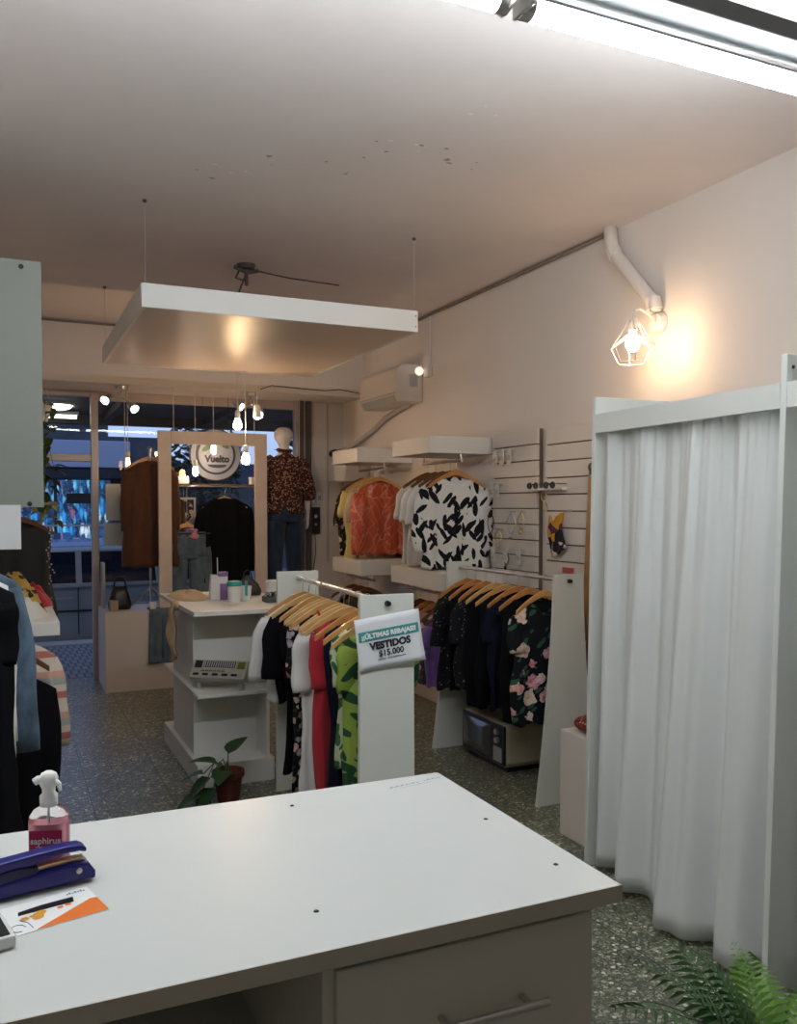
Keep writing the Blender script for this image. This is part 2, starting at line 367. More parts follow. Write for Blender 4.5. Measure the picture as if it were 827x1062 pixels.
def building(name, x0, x1, y0, y1, z1, col, label, cat='building'):
    b = thing(name, ((x0+x1)/2, y0, -.2), label, cat)
    return b
bA = thing('shop_building', (.6, 18, -.2), 'shop across the street with bright blue lit display window', 'building')
BW = mat('far_wall_dark', (.07, .08, .10), .8, var=.2); BSIGN = mat('far_sign_panel', (.40, .42, .52), .6)
obj('wall', MB().box(-3, 1.9, 18.05, 22, -.2, 3.25).box(1.9, 3.0, 18.05, 22, -.2, 2.95), BW, bA, world=True)
obj('sign_board', MB().box(-1.5, 2.3, 17.9, 18.05, 2.32, 2.85), BSIGN, bA, world=True, bev=.02)
obj('awning', MB().box(-1.6, 2.35, 17.2, 18.05, 2.10, 2.26), mat('awning_dark', (.02,.022,.03), .7), bA, world=True)
obj('cornice', MB().box(-3.05, 1.95, 17.95, 18.1, 3.2, 3.34), mat('far_cornice', (.5,.5,.55), .7), bA, world=True)
wa = obj('shop_window', MB().box(.2, 1.95, 18.0, 18.04, .75, 2.08), m_shoplit(), bA, world=True)
obj('window_frame', MB().box(.15,.22,17.96,18.04,.3,2.1).box(1.93,2.0,17.96,18.04,.3,2.1).box(.15,2,17.96,18.04,.68,.76).box(.88,.94,17.96,18.04,.76,2.1), DARKBR, wa, world=True)
obj('shop_shelf', MB().box(.25,1.9,17.85,18.0,1.18,1.21).box(.25,1.9,17.85,18.0,.80,.83), GREYP, wa, world=True)
sg = obj('hanging_sign', MB().box(1.1,1.55,17.8,17.84,1.62,1.82), BLACKP, bA, world=True)
random.seed(3)
for k in range(9):
    x = .35+k*.17; h = random.uniform(.12,.3)
    solo('product_box', MB().box(x, x+.12, 17.7, 17.84, .83, .83+h), mat('product_%d' % (k % 4), [(.1,.3,.6),(.7,.75,.8),(.5,.1,.15),(.05,.12,.2)][k % 4], .6), (x+.06,17.77,.83),
         'small coloured box on the lit shop shelf across the street', 'box', 'boxes in the shop window across the street', bev=.006)
bB = thing('house_building', (4.5, 24, -.2), 'low dark house far off, right of the blue lit shop', 'building')
obj('wall', MB().box(2.6, 9, 24, 30, -.2, 2.1), mat('far_house', (.09,.085,.10), .8, var=.2), bB, world=True)
obj('roof', MB().prism([(2.3,2.1),(9.3,2.1),(8.4,2.75),(3.4,2.75)], 23.8, 30, 'y'), BW, bB, world=True)
obj('window', MB().box(3.2,4.2,23.95,24.02,.9,2.1).box(5.4,6.6,23.95,24.02,.9,2.1), CARG, bB, world=True)
# street trees
def leafcloud(c, rx, rz, n, size, seed):
    random.seed(seed); m = MB()
    for i in range(n):
        d = Vector((random.gauss(0,1), random.gauss(0,1), random.gauss(0,1))).normalized() * random.random()**.4
        p = Vector(c) + Vector((d.x*rx, d.y*rx, d.z*rz)); s = size*random.uniform(.6,1.3)
        a = Vector((random.uniform(-1,1), random.uniform(-1,1), random.uniform(-.6,.6))).normalized()*s; b = a.cross(Vector((random.uniform(-1,1), random.uniform(-1,1), 1))).normalized()*s*.4
        m.add([p-a, p+b*.9, p+a, p-b*.9], [(0,1,2,3)])
    return m
LEAFD = mat('dark_foliage', (.03,.05,.035), .7); BARK = mat('bark', (.06,.045,.035), .9)
def street_tree(x, y, h, r, seed, label):
    t = thing('street_tree', (x, y, -.2), label, 'tree', 'trees across the street')
    random.seed(seed); m = MB().tube([(0,0,0),(.03,.02,h*.35),(0,0,h*.7)], [.13,.1,.05])
    for k in range(9):
        a = random.uniform(0,6.28); z0 = h*random.uniform(.35,.68); L = r*random.uniform(.6,1.0)
        m.tube([(0,0,z0),(math.cos(a)*L*.5,math.sin(a)*L*.5,z0+L*.5),(math.cos(a)*L,math.sin(a)*L,z0+L*.75)], [.05,.03,.01], 6)
    obj('trunk', m, BARK, t); obj('foliage', leafcloud((0,0,h*.75), r, h*.3, 700, .12, seed), LEAFD, t)
street_tree(3.3, 15.9, 3.3, .8, 1, 'dark leafy street tree left of the display frame')
street_tree(6.2, 16.0, 4.3, 1.5, 2, 'dark leafy street tree seen through the display frame')

# ------------------------------------------------------------------ counter
cnt = thing('counter', (-.2, 1.4, 0), 'large white melamine shop counter in the foreground', 'counter')
obj('worktop', MB().box(-1.3, .888, 1.094, 1.737, .922, .95), COUNTER, cnt, world=True, bev=.002)
obj('edge_strip', MB().box(-1.3, .889, 1.0925, 1.0945, .9225, .9495), EDGE, cnt, world=True)
obj('body', MB().box(.832, .85, 1.135, 1.70, 0, .922).box(.395, .413, 1.125, 1.66, 0, .922).box(-1.2, .832, 1.66, 1.70, 0, .922).box(-1.2, -1.18, 1.125, 1.66, 0, .922).box(-1.18, .395, 1.16, 1.66, .62, .638).box(-1.18,.395,1.3,1.66,.06,.08), DRAWER, cnt, world=True, bev=.001)
for k, (a, b) in enumerate(((.70, .905), (.40, .695), (.06, .395))):
    d = obj('drawer', MB().box(.413, .848, 1.115, 1.135, a, b), DRAWER, cnt, world=True, bev=.002)
    zc = (a+b)/2 - (.003 if k == 0 else 0)
    obj('handle', MB().cyl((.545,1.085,zc),(.745,1.085,zc),.0065).cyl((.575,1.085,zc),(.575,1.116,zc),.005).cyl((.715,1.085,zc),(.715,1.116,zc),.005), STEEL, d, world=True, smooth=False)
for x, y in ((.415,1.207),(.837,1.434),(.837,1.201),(.52,1.66)):
    obj('screw_cap', MB().lathe([(0,.0016),(.0035,.0014),(.0045,0)], (x,y,.95), 12), BLACKP, cnt, world=True)
INK = mat('blue_ink', (.16,.22,.36), .6)
ink = MB(); random.seed(5)
p0, p1 = Vector((.742,1.675,.9503)), Vector((.878,1.70,.9503)); d = (p1-p0); dn = Vector((-d.y, d.x, 0)).normalized()
for k in range(30):
    if k in (17,18,19): continue
    q = p0 + d*(k/30); h = random.uniform(.004,.009); wdt = d.normalized()*.0022
    if k % 3: ink.add([q, q+wdt, q+wdt+dn*h, q+dn*h], [(0,1,2,3)])
    else: ink.add([q, q+wdt*2.2, q+wdt*2.2+dn*.002, q+dn*.002], [(0,1,2,3)])
q = p0 - dn*.010; ink.add([q+d*.14, q+d*.75, q+d*.75+dn*.0012, q+d*.14+dn*.0012], [(0,1,2,3)])
obj('ink_mark', ink, INK, cnt, world=True)

# text helper
def text(s, size, m, M, parent, name='lettering', bold=.0, world=True, align='CENTER', ext=.0003):
    cu = bpy.data.curves.new('t', 'FONT'); cu.body = s; cu.size = size; cu.align_x = align; cu.align_y = 'CENTER'; cu.offset = bold; cu.extrude = ext; cu.resolution_u = 3
    o = bpy.data.objects.new('t', cu); COL.objects.link(o); bpy.context.view_layer.update()
    me = bpy.data.meshes.new_from_object(o.evaluated_get(bpy.context.evaluated_depsgraph_get()))
    bpy.data.objects.remove(o); mb = MB().add([v.co for v in me.vertices], [tuple(p.vertices) for p in me.polygons])
    bpy.data.meshes.remove(me); mb.xform(M)
    return obj(name, mb, m, parent, world=world)
def face_y(loc, tilt=0):       # text facing -Y, reading along +X, rolled by tilt
    return Matrix.Translation(loc) @ Matrix.Rotation(PI/2, 4, 'X') @ Matrix.Rotation(tilt, 4, 'Z')

# spray bottle
CLEARP = mat('clear_plastic', (.95,.92,.93), .08, trans=1, ior=1.3); PINKL = mat('pink_liquid', (.90,.42,.52), .15, trans=.6, ior=1.2)
sb = thing('spray_bottle', (.062, 1.535, .95), 'clear spray bottle with pink liquid and white trigger on the counter', 'spray bottle', rz=R(-18))
def rr(w, d, z, n=28): return [(w*math.copysign(abs(math.cos(a))**.7, math.cos(a)), d*math.copysign(abs(math.sin(a))**.7, math.sin(a)), z) for a in [2*PI*k/n for k in range(n)]]
def loft(rings, cap=True):
    n = len(rings[0]); m = MB(); vs = [p for r in rings for p in r]
    fs = [(i*n+k, i*n+(k+1)%n, (i+1)*n+(k+1)%n, (i+1)*n+k) for i in range(len(rings)-1) for k in range(n)]
    if cap: fs += [tuple(range(n-1,-1,-1)), tuple((len(rings)-1)*n+k for k in range(n))]
    return m.add(vs, fs)
obj('bottle_shell', loft([rr(.029,.017,0), rr(.032,.02,.004), rr(.032,.02,.083), rr(.030,.019,.092), rr(.023,.016,.102), rr(.014,.013,.107), rr(.012,.012,.113)]), CLEARP, sb, smooth=True)
obj('liquid', loft([rr(.0275,.0155,.003), rr(.0303,.0183,.006), rr(.0303,.0183,.080)]), PINKL, sb, smooth=False)
LBL = mat('magenta_label', (.42,.02,.08), .4)
lb = obj('label', MB().grid(lambda u, v: ((-.026+.052*u), -.0212-.0006*math.sin(PI*u), .012+.06*v), 6, 2), LBL, sb, solid=.0005)
text('saphirus', .0145, mat('label_white', (.85,.8,.8), .5), face_y((0,-.0226,.055)), lb, world=False, bold=.0002)
obj('label_swoosh', MB().tube([(-.016,-.0222,.046),(0,-.0224,.0435),(.016,-.0222,.047),(.020,-.022,.050)], [.0003,.0009,.0009,.0003], 6), MC['label_white'], lb)
th = obj('trigger_head', loft([rr(.0135,.0135,.107), rr(.0138,.0138,.124), rr(.010,.0105,.128), rr(.010,.011,.136), rr(.013,.013,.142), rr(.015,.012,.152), rr(.012,.009,.160), rr(.005,.004,.164)]), mat('milky_plastic', (.80,.80,.79), .35), sb, smooth=True)
obj('nozzle', MB().tube([(-.004,0,.150),(-.017,-.003,.150),(-.022,-.004,.147)], [.008,.007,.006], 10), MC['milky_plastic'], th, smooth=True)
obj('trigger', MB().tube([(.010,-.004,.150),(.018,-.006,.143),(.020,-.006,.132)], [.005,.0045,.003], 8), MC['milky_plastic'], th, smooth=True)
obj('dip_tube', MB().tube([(0,0,.107),(.001,0,.06),(.004,0,.01)], .002, 6), MC['milky_plastic'], sb)

# blue stapler-like tool
BLUE = mat('blue_plastic', (.012,.012,.17), .3); BLUED = mat('dark_blue_plastic', (.006,.006,.05), .4)
st = thing('stapler', (.02, 1.455, .95), 'large blue plastic stapler lying beside the pink spray bottle', 'stapler', rz=R(10))
def bar(path, w, hgt):     # box section along an xz path
    m = MB(); vs = []
    for (x, z), hh in zip(path, hgt):
        vs += [(x,-w,z-hh),(x,w,z-hh),(x,w,z+hh),(x,-w,z+hh)]
    n = len(path); fs = [(i*4+k, i*4+(k+1)%4, (i+1)*4+(k+1)%4, (i+1)*4+k) for i in range(n-1) for k in range(4)] + [(3,2,1,0), tuple((n-1)*4+k for k in range(4))]
    return m.add(vs, fs)
obj('base', bar([(-.13,.012),(-.06,.014),(0,.017),(.07,.020),(.095,.019),(.106,.010)], .019, [.008,.011,.013,.015,.014,.006]), BLUE, st, bev=.004)
obj('lever', bar([(-.13,.030),(-.08,.038),(-.03,.047),(.02,.053),(.06,.057),(.083,.056),(.094,.051)], .014, [.008,.010,.011,.008,.006,.0055,.004]), BLUE, st, bev=.004)
obj('hinge_block', bar([(-.10,.026),(-.05,.030),(-.01,.034),(.02,.036)], .016, [.010,.012,.013,.005]), BLUED, st, bev=.003)
obj('staple_rail', bar([(.0,.035),(.05,.037),(.090,.036)], .008, [.003,.003,.003]), mat('brass_rail', (.5,.42,.3), .35, 1), st)
obj('rivet', MB().lathe([(0,.003),(.004,.002),(.005,0)], n=12).xform(Matrix.Translation((.08,-.019,.022)) @ Matrix.Rotation(PI/2,4,'X')), STEEL, st)
# card
CARD = mat('card_white', (.82,.82,.82), .45); ORG_ = mat('card_orange', (.75,.18,.03), .45)
cd = thing('flyer', (.07, 1.375, .9501), 'white flyer with orange corner lying beside the blue stapler', 'flyer', rz=R(14))
obj('sheet', MB().box(-.075,.055,-.05,.05,0,.0008), CARD, cd)
obj('orange_corner', MB().add([(.055,-.049,.0012),(.055,.002,.0012),(.045,.004,.0012),(-.05,-.049,.0012)], [(0,1,2,3)]), ORG_, cd)
obj('black_band', MB().add([(-.058,.010,.0012),(.022,.008,.0012),(.026,.026,.0012),(-.02,.027,.0012),(-.055,.022,.0012)], [(0,1,2,3,4)]), BLACKP, cd)
spl = MB(); random.seed(9)
for k in range(16):
    a = random.uniform(0,6.3); r = random.uniform(.0,.017); c = (-.035+r*math.cos(a)*1.1, -.004+r*math.sin(a)); s = random.uniform(.004,.008)
    spl.add([(c[0]+s*math.cos(q*PI/3), c[1]+s*math.sin(q*PI/3), .0012+k*.00002) for q in range(6)], [tuple(range(6))])
obj('printed_flower', spl, mat('card_amber', (.65,.30,.03), .5), cd)
for x, y in ((.0,.002),(.012,.004)):
    obj('printed_dot', MB().add([(x+.005*math.cos(q*PI/4), y+.004*math.sin(q*PI/4), .00125) for q in range(8)], [tuple(range(8))]), ORG_, cd)
obj('printed_motif', MB().tube([(-.068+.010*math.cos(q*.7), -.03+.012*math.sin(q*.7), .0012) for q in range(8)], .0006, 4).tube([(-.06,-.005,.0012),(-.052,-.02,.0012),(-.05,-.04,.0012)], .0006, 4), INK, cd)
tick = MB()
for k in range(7): tick.add([(.02+k*.0042,.036,.0012),(.023+k*.0042,.036,.0012),(.023+k*.0042,.040+.003*(k%2),.0012),(.02+k*.0042,.040+.003*(k%2),.0012)], [(0,1,2,3)])
obj('fine_print', tick, INK, cd)
ph = thing('card_reader', (-.043, 1.30, .95), 'white card reader with black screen at the counter left edge', 'card reader', rz=R(12))
obj('case', MB().box(-.07,.045,-.035,.035,0,.018), mat('device_white', (.7,.7,.68), .4), ph, bev=.004)
obj('screen', MB().box(-.065,.038,-.029,.03,.018,.0195), BLACKP, ph)

# fern in planter at lower right
FERN = mat('fern_leaf', (.035,.105,.022), .55, sheen=.1); FERNB = mat('fern_leaf_young', (.12,.26,.035), .55)
fp = thing('potted_fern', (1.36, 1.22, 0), 'green feathery potted fern on the floor at the lower right', 'plant')
obj('pot', MB().lathe([(.0,0),(.11,0),(.15,.36),(.16,.38),(.145,.38),(.135,.35),(0,.35)]), mat('planter_grey', (.25,.25,.24), .6), fp, smooth=False)
obj('soil', MB().lathe([(0,.356),(.134,.354)]), mat('soil', (.03,.02,.015), .9), fp)
def frond(L, az, el, droop, seed):
    random.seed(seed); m = MB(); pts = []; p = Vector((0,0,0)); e = el; n = 22
    for k in range(n+1):
        pts.append(p.copy()); p = p + Vector((math.cos(az)*math.cos(e), math.sin(az)*math.cos(e), math.sin(e)))*L/n; e -= droop/n
    m.tube(pts, [.0025*(1-k/(n+2)) for k in range(n+1)], 5)
    side = Vector((-math.sin(az), math.cos(az), 0))
    for k in range(3, n+1):
        u = k/n; l = L*.26*math.sin(PI*min(1, u*.93+.07))**.7*(1.05-u*.6); t = (pts[k]-pts[k-1]).normalized()
        for s in (-1, 1):
            dr = (side*s*.85 + t*.6 - Vector((0,0,.25))).normalized(); q = pts[k]; wv = t*l*.10
            m.add([q-wv*.5, q+dr*l*.4-wv+Vector((0,0,.006)), q+dr*l, q+dr*l*.45+wv+Vector((0,0,.006)), q+wv*.5], [(0,1,2,3,4)])
    return m
base = Matrix.Translation((0,0,.36))
fr = [(.46,2.75,1.05,1.5,FERN),(.40,2.2,1.25,1.2,FERN),(.44,3.3,.95,1.2,FERN),(.42,1.6,1.2,1.3,FERN),(.36,2.55,1.4,.8,FERN),(.42,.9,1.05,1.4,FERNB),(.40,.35,1.0,1.4,FERNB),(.44,3.9,.9,1.4,FERN),(.40,4.6,.95,1.4,FERN),(.42,5.4,.95,1.4,FERN),(.36,-.2,1.1,1.3,FERNB),(.32,1.2,1.4,.9,FERNB),(.48,3.0,1.2,1.2,FERN),(.34,1.9,1.45,.9,FERN)]
for i, (L, az, el, dr_, mm) in enumerate(fr): obj('frond', frond(L, az, el, dr_, i).xform(base), mm, fp)

# ------------------------------------------------------------------ fitting cabin
cab_ = thing('fitting_room', (2.67, 2.55, 0), 'white panelled fitting cabin against the right wall', 'fitting room')
obj('far_panel', MB().prism([(2.272,0),(3.095,0),(3.095,2.02),(2.302,2.02)], 3.03, 3.052, 'y'), PANELW, cab_, world=True, bev=.002)
npn = obj('near_panel', MB().prism([(2.185,0),(3.095,0),(3.095,2.03),(2.238,2.03)], 1.98, 2.003, 'y'), PANELW, cab_, world=True, bev=.002)
for z in (1.99, 1.92): obj('screw_cap', MB().ball((2.262,1.978,z), .006, .004, .006, 10, 6), BLACKP, npn, world=True)
obj('valance', MB().add([(2.298,3.03,1.865),(2.316,3.03,1.865),(2.316,3.03,1.945),(2.298,3.03,1.945),(2.236,2.004,1.862),(2.254,2.004,1.862),(2.254,2.004,1.942),(2.236,2.004,1.942)], [(0,1,2,3),(4,7,6,5),(0,4,5,1),(1,5,6,2),(2,6,7,3),(3,7,4,0)]), PANELW, cab_, world=True)
obj('curtain_rod', MB().cyl((2.34,3.03,1.90),(2.29,2.003,1.90),.011), STEEL, cab_, world=True)
obj('near_valance', MB().box(2.236, 2.254, 1.0, 1.979, 1.862, 1.942), PANELW, cab_, world=True)
cur_rod = None
CURT = mat('curtain_cloth', (.67,.69,.68), .85, sheen=.2, bump=.05, bscale=400)
def curtain(y0, y1, x_top, x_bot, z0, z1, nf, seed, flare=.0):
    random.seed(seed); ph = [random.uniform(0,6.28) for _ in range(6)]
    def fn(u, v):
        h = 1-v                                     # v 0 top, 1 bottom
        y = y0+(y1-y0)*u
        yy = y + v*.02*math.sin(2*u*PI)
        big = math.sin(2*PI*nf*(u+.06*math.sin(5*u+ph[1]))+ph[2])+.35*math.sin(2*PI*nf*1.9*u+ph[5])
        sm = math.sin(2*PI*nf*3.2*u+ph[3]); tiny = math.sin(2*PI*nf*5.3*u+ph[4])
        xt = x_top(u) if callable(x_top) else x_top
        x = xt + (x_bot(u)-xt)*v**1.1 + (.012+.040*v*min(1,.25+u*5))*big + .005*(1-.9*v)*sm + .005*(1-v)**3*tiny
        z = z1 + (z0(u)-z1)*v + .004*math.sin(2*PI*nf*u)*v
        return (x, yy, z)
    return MB().grid(fn, 150, 30)
cu1 = solo('curtain', curtain(2.995, 2.012, lambda u: 2.34-.05*u, lambda u: 2.318-.16*min(1,u*1.7)+.035*u, lambda u: .03, 1.93, 4.2, 4), CURT, (2.28,2.55,.05), 'long white fabric curtain closing the fitting cabin', 'curtain', smooth=True, solid=.003)
cu2 = solo('curtain', curtain(1.965, 1.15, 2.31, lambda u: 2.30, lambda u: .05, 1.86, 5, 8), CURT, (2.31,1.6,.05), 'white curtain edge right of the cabin partition at the photo right border', 'curtain', smooth=True, solid=.003)
obj('curtain_rod', MB().cyl((2.31,1.979,1.85),(2.31,1.0,1.85),.011), STEEL, cab_, world=True)
obj('end_panel', MB().box(2.238,3.095,.98,1.0,0,2.03), PANELW, cab_, world=True)
# cream box next to it with patterned cushion
bx = thing('storage_box', (2.56, 3.26, 0), 'plain white box stool standing left of the fitting cabin', 'box')
obj('box_body', MB().box(2.39,2.80,3.08,3.40,0,.50), mat('box_cream', (.72,.66,.60), .5), bx, world=True, bev=.004)
solo('cushion', MB().grid(lambda u,v: (2.60+.19*math.copysign(abs(math.cos(2*PI*u))**.5, math.cos(2*PI*u))*math.sin(PI*v)**.35, 3.24+.14*math.copysign(abs(math.sin(2*PI*u))**.5, math.sin(2*PI*u))*math.sin(PI*v)**.35, .538-.036*math.cos(PI*v)), 28, 10, True),
     m_speck('red_print', (.16,.03,.03), [(.5,.3,.2),(.05,.02,.02),(.35,.06,.06)], 70, .4), (2.6,3.24,.502), 'dark red patterned cushion lying on the white box', 'cushion', smooth=True)

# ------------------------------------------------------------------ hangers and garments
WOODH = [mat('hanger_wood_%d' % i, c, .4, var=.1, vscale=15, coat=.2) for i, c in enumerate([(.60,.32,.11),(.50,.22,.065),(.62,.38,.15),(.16,.065,.022)])]
def hanger_mb(w=.205):
    m = MB(); n = 14; vs = []
    for i in range(n+1):
        u = -1+2*i/n; a = abs(u); x = u*w; z = -.082-.096*a**1.35; y = -.022*a*a; h = .019*(1-.35*a); t = .006
        vs += [(x,y-t,z-h),(x,y+t,z-h),(x,y+t,z+h),(x,y-t,z+h)]
    return m.add(vs, [(i*4+k, i*4+(k+1)%4, (i+1)*4+(k+1)%4, (i+1)*4+k) for i in range(n) for k in range(4)] + [(3,2,1,0), tuple(n*4+k for k in range(4))])
def hook_mb():
    pts = [(.0165*math.cos(a), 0, .0165*math.sin(a)) for a in [R(200-q*25) for q in range(0, 12)]]
    return MB().tube(pts + [(.002,0,-.024),(0,0,-.04),(0,0,-.075)], .0018, 6)
HPROTO = []
def hanger(loc, rz, wood, label, group):
    while len(HPROTO) <= wood: HPROTO.append(None)
    if HPROTO[wood] is None:
        h = obj('clothes_hanger', hanger_mb(), WOODH[wood], bev=.004); tag(h, label, 'hanger', group)
        obj('hook', hook_mb(), CHROME, h, smooth=True); h.location = loc; h.rotation_euler = (0,0,rz); HPROTO[wood] = h; return h
    return dup(HPROTO[wood], loc, rz, label, group)
def spow(a, p): return math.copysign(abs(a)**p, a)
def garment(name, m, loc, rz, label, cat, group, L=.62, sw=.20, hw=.24, sl=0, sr=.075, neck=.05, nw=.10, thick=.045, fold=.02, nf=3, seed=0, waist=0, flat=1, strap=False, slx=.35, hemw=.0, top=-.088, sleeve_mat=None, collar=None, ruffle=0):
    random.seed(seed); p = [random.uniform(0,6.28) for _ in range(5)]; lean = random.uniform(-.02,.02)
    NU, NV = 56, 26
    def topz(x): return top-.092*(min(abs(x),.215)/.2)**1.3
    def fn(u, v):
        a = 2*PI*u; ca, sa = spow(math.cos(a), .75), spow(math.sin(a), .9)
        g = v**.8
        wid = sw+(hw-sw)*v - waist*math.sin(PI*min(1, v*1.4))*.06
        if v > .02: wid += .012*math.sin(7*v+p[3])
        x = wid*ca
        t0 = .006 if abs(x) > nw else .03
        t = t0 + (thick*flat-t0)*min(1, v*3.2)
        y = t*sa
        y += fold*min(1, v*1.6)*math.sin(nf*PI*x/.2+p[0]+1.2*v)+ .4*fold*v*math.sin(nf*2.3*PI*x/.2+p[1]) - .018*min(1,(x/.2)**2)
        zt = topz(x)
        if abs(x) < nw:
            d = neck*(1-(x/nw)**2); zt -= d if sa < 0 else d*.3
        zb = -L+hemw*math.cos(a*2+p[2])+.008*math.sin(nf*PI*x/.2+p[0])
        z = zt+(zb-zt)*v
        q = Vector((x*9+seed, z*4, sa*.6+seed*.3)); nn = noise.noise(q); n2 = noise.noise(Vector((x*24-seed, z*7, seed+sa*.6)))
        y += min(1, v*3)*(.014*nn+.008*n2)*flat; x += min(1, v*2)*(.012*noise.noise(Vector((sa*1.5, z*6+seed, seed)))*abs(ca))
        return (x+lean*v, y, z)
    o = obj(name, MB().grid(fn, NU, NV, True), m, smooth=True, solid=.002)
    o.location = loc; o.rotation_euler = (0,0,rz); tag(o, label, cat, group)
    if sl:
        for s in (-1, 1):
            x0 = s*(sw-.035); z0 = topz(sw)-.035
            pts = []; rs = []
            n = 8
            for k in range(n+1):
                u = k/n; ox = slx*(u - .45*u*u)
                pts.append((x0+s*ox*sl, -.018-.01*u+.012*math.sin(4*u+p[4]), z0+.012-sl*u*.93))
                rs.append(sr*(1-.25*u)*(.80+.2*min(1,u*5))*(1+.07*math.sin(11*u+p[2])+ruffle*u*u))
            obj('sleeve', MB().tube(pts, rs, 18, False, flat=.42), sleeve_mat or m, o, smooth=True, solid=.002)
    if collar:
        cm = MB().tube([(nw*1.05*math.cos(a), -.028*math.sin(a)-.004, top-.01-(neck*.95 if math.sin(a) > 0 else neck*.25)*abs(math.sin(a))) for a in [2*PI*k/24 for k in range(25)]], .007, 8, False)
        obj('collar', cm, collar, o, smooth=True)
    return o

C_WHITE = mat('white_cotton', (.72,.71,.69), .85, sheen=.2, bump=.08, bscale=50); C_OFF = mat('offwhite_cotton', (.62,.585,.53), .85, sheen=.2, bump=.08, bscale=50)
C_BLACK = mat('black_cotton', (.007,.007,.009), .9, spec=.08, bump=.15, bscale=25); C_NAVY = mat('navy_cotton', (.009,.010,.022), .9, spec=.1, bump=.15, bscale=25); C_RED = mat('red_cotton', (.42,.012,.025), .8, sheen=.2, bump=.06, bscale=40)
C_YEL = mat('yellow_cotton', (.55,.46,.17), .8); C_BEI = mat('beige_cotton', (.52,.40,.27), .8); C_PUR = mat('purple_satin', (.20,.10,.36), .45, sheen=.3, var=.3, vscale=12); C_PINK = mat('pink_cotton', (.45,.18,.19), .8)
C_BROWN = mat('brown_knit', (.075,.026,.012), .85, sheen=.15, var=.12, vscale=20); C_OLIVE = mat('olive_cotton', (.05,.042,.015), .8); C_GREY = mat('grey_cotton', (.33,.34,.35), .8)
C_SHEER = m_speck('black_lace', (.012,.012,.015), [(.10,.10,.12),(.02,.02,.03),(.18,.18,.2)], 45, .22)
C_FLOR = m_floral('floral_black', (.008,.010,.014), [(.50,.06,.13),(.60,.16,.12),(.55,.35,.28),(.42,.04,.10),(.65,.5,.4)], (.04,.10,.06), 10, .43)
C_FLOR2 = m_floral('small_floral_dark', (.012,.012,.016), [(.45,.08,.05),(.4,.3,.22),(.12,.12,.2),(.42,.2,.06)], (.05,.06,.05), 22, .40, 4)
C_BW = m_leaf('black_leaf_print', (.70,.69,.66), (.012,.012,.014), 7.2, .35, (.6,-.7,0.05), 2.6)
C_GREEN = m_leaf('green_leaf_print', (.24,.34,.06), (.02,.06,.03), 8, .36, (.4,-.8,1.1), 2.4, 3)
C_GREENW = m_leaf('pale_leaf_print', (.50,.55,.36), (.05,.14,.05), 9, .38, (.3,-.6), 2.6, 8)
C_ORG = m_lines('orange_satin_print', (.47,.060,.018), (.60,.27,.15), 4.2, .022)
C_DARKF = m_floral('dark_yellow_floral', (.02,.018,.016), [(.4,.3,.1),(.3,.1,.05),(.3,.28,.2)], (.08,.08,.04), 20, .35, 2)
C_STRIPE = m_stripe('pink_stripe_knit', [(.62,.52,.43),(.42,.16,.13),(.62,.52,.43),(.35,.38,.36),(.60,.34,.28),(.62,.55,.47)], 34)
C_PAT = m_floral('multicolour_print', (.06,.05,.07), [(.5,.3,.1),(.3,.08,.2),(.1,.2,.3),(.5,.45,.3)], (.2,.06,.05), 18, .42, 6)
DEN = m_denim('denim_blue', (.075,.115,.165), .5); DEN2 = m_denim('denim_grey', (.085,.115,.15), .35); DEN3 = m_denim('denim_dark', (.02,.035,.065), .3)
C_FOLD = m_stripe('brown_fold_stripe', [(.10,.06,.03),(.22,.13,.06),(.10,.06,.03),(.04,.03,.02)], 80, 'x')  # stripes paint the light and dark folds of the brown dress

# --- rack near the counter (sale dresses)
def rack(name, xa, xb, y0, y1, w0, w1, label, H=1.2):
    r = thing(name, ((xa+xb)/2, (y0+y1)/2, 0), label, 'clothes rack', 'white free-standing clothes racks')
    for x, y in ((xa, y0), (xb, y1)):
        poly = [(x-w1/2,0),(x+w1/2,0)]
        for k in range(1, 9):
            u = k/8; poly.append((x+(w1+(w0-w1)*(1-(1-u)**1.6))/2, H*u))
        for k in range(8, 0, -1):
            u = k/8; poly.append((x-(w1+(w0-w1)*(1-(1-u)**1.6))/2, H*u))
        pn = obj('side_panel', MB().prism(poly, y-.011, y+.011, 'y'), mat('rack_white', (.66,.68,.63), .5, bump=.02, bscale=30), r, world=True, bev=.001)
    obj('rail', MB().cyl((xa,y0,H-.035),(xb,y1,H-.035),.011), CHROME, r, world=True, smooth=False)
    for x, y, s in ((xa,y0,-1),(xb,y1,1)): obj('rail_bolt', MB().cyl((x,y+s*.009,H-.035),(x,y+s*.028,H-.035),.013,.010), BLACKP, r, world=True)
    return r
rack('clothes_rack', 1.393, 1.462, 3.18, 4.55, .235, .25, 'white panelled clothes rack carrying the sale sign')
G1 = 'dresses on the rack with the sale sign'; H1 = 'wooden hangers on the sale rack'
RZ1 = 1.165
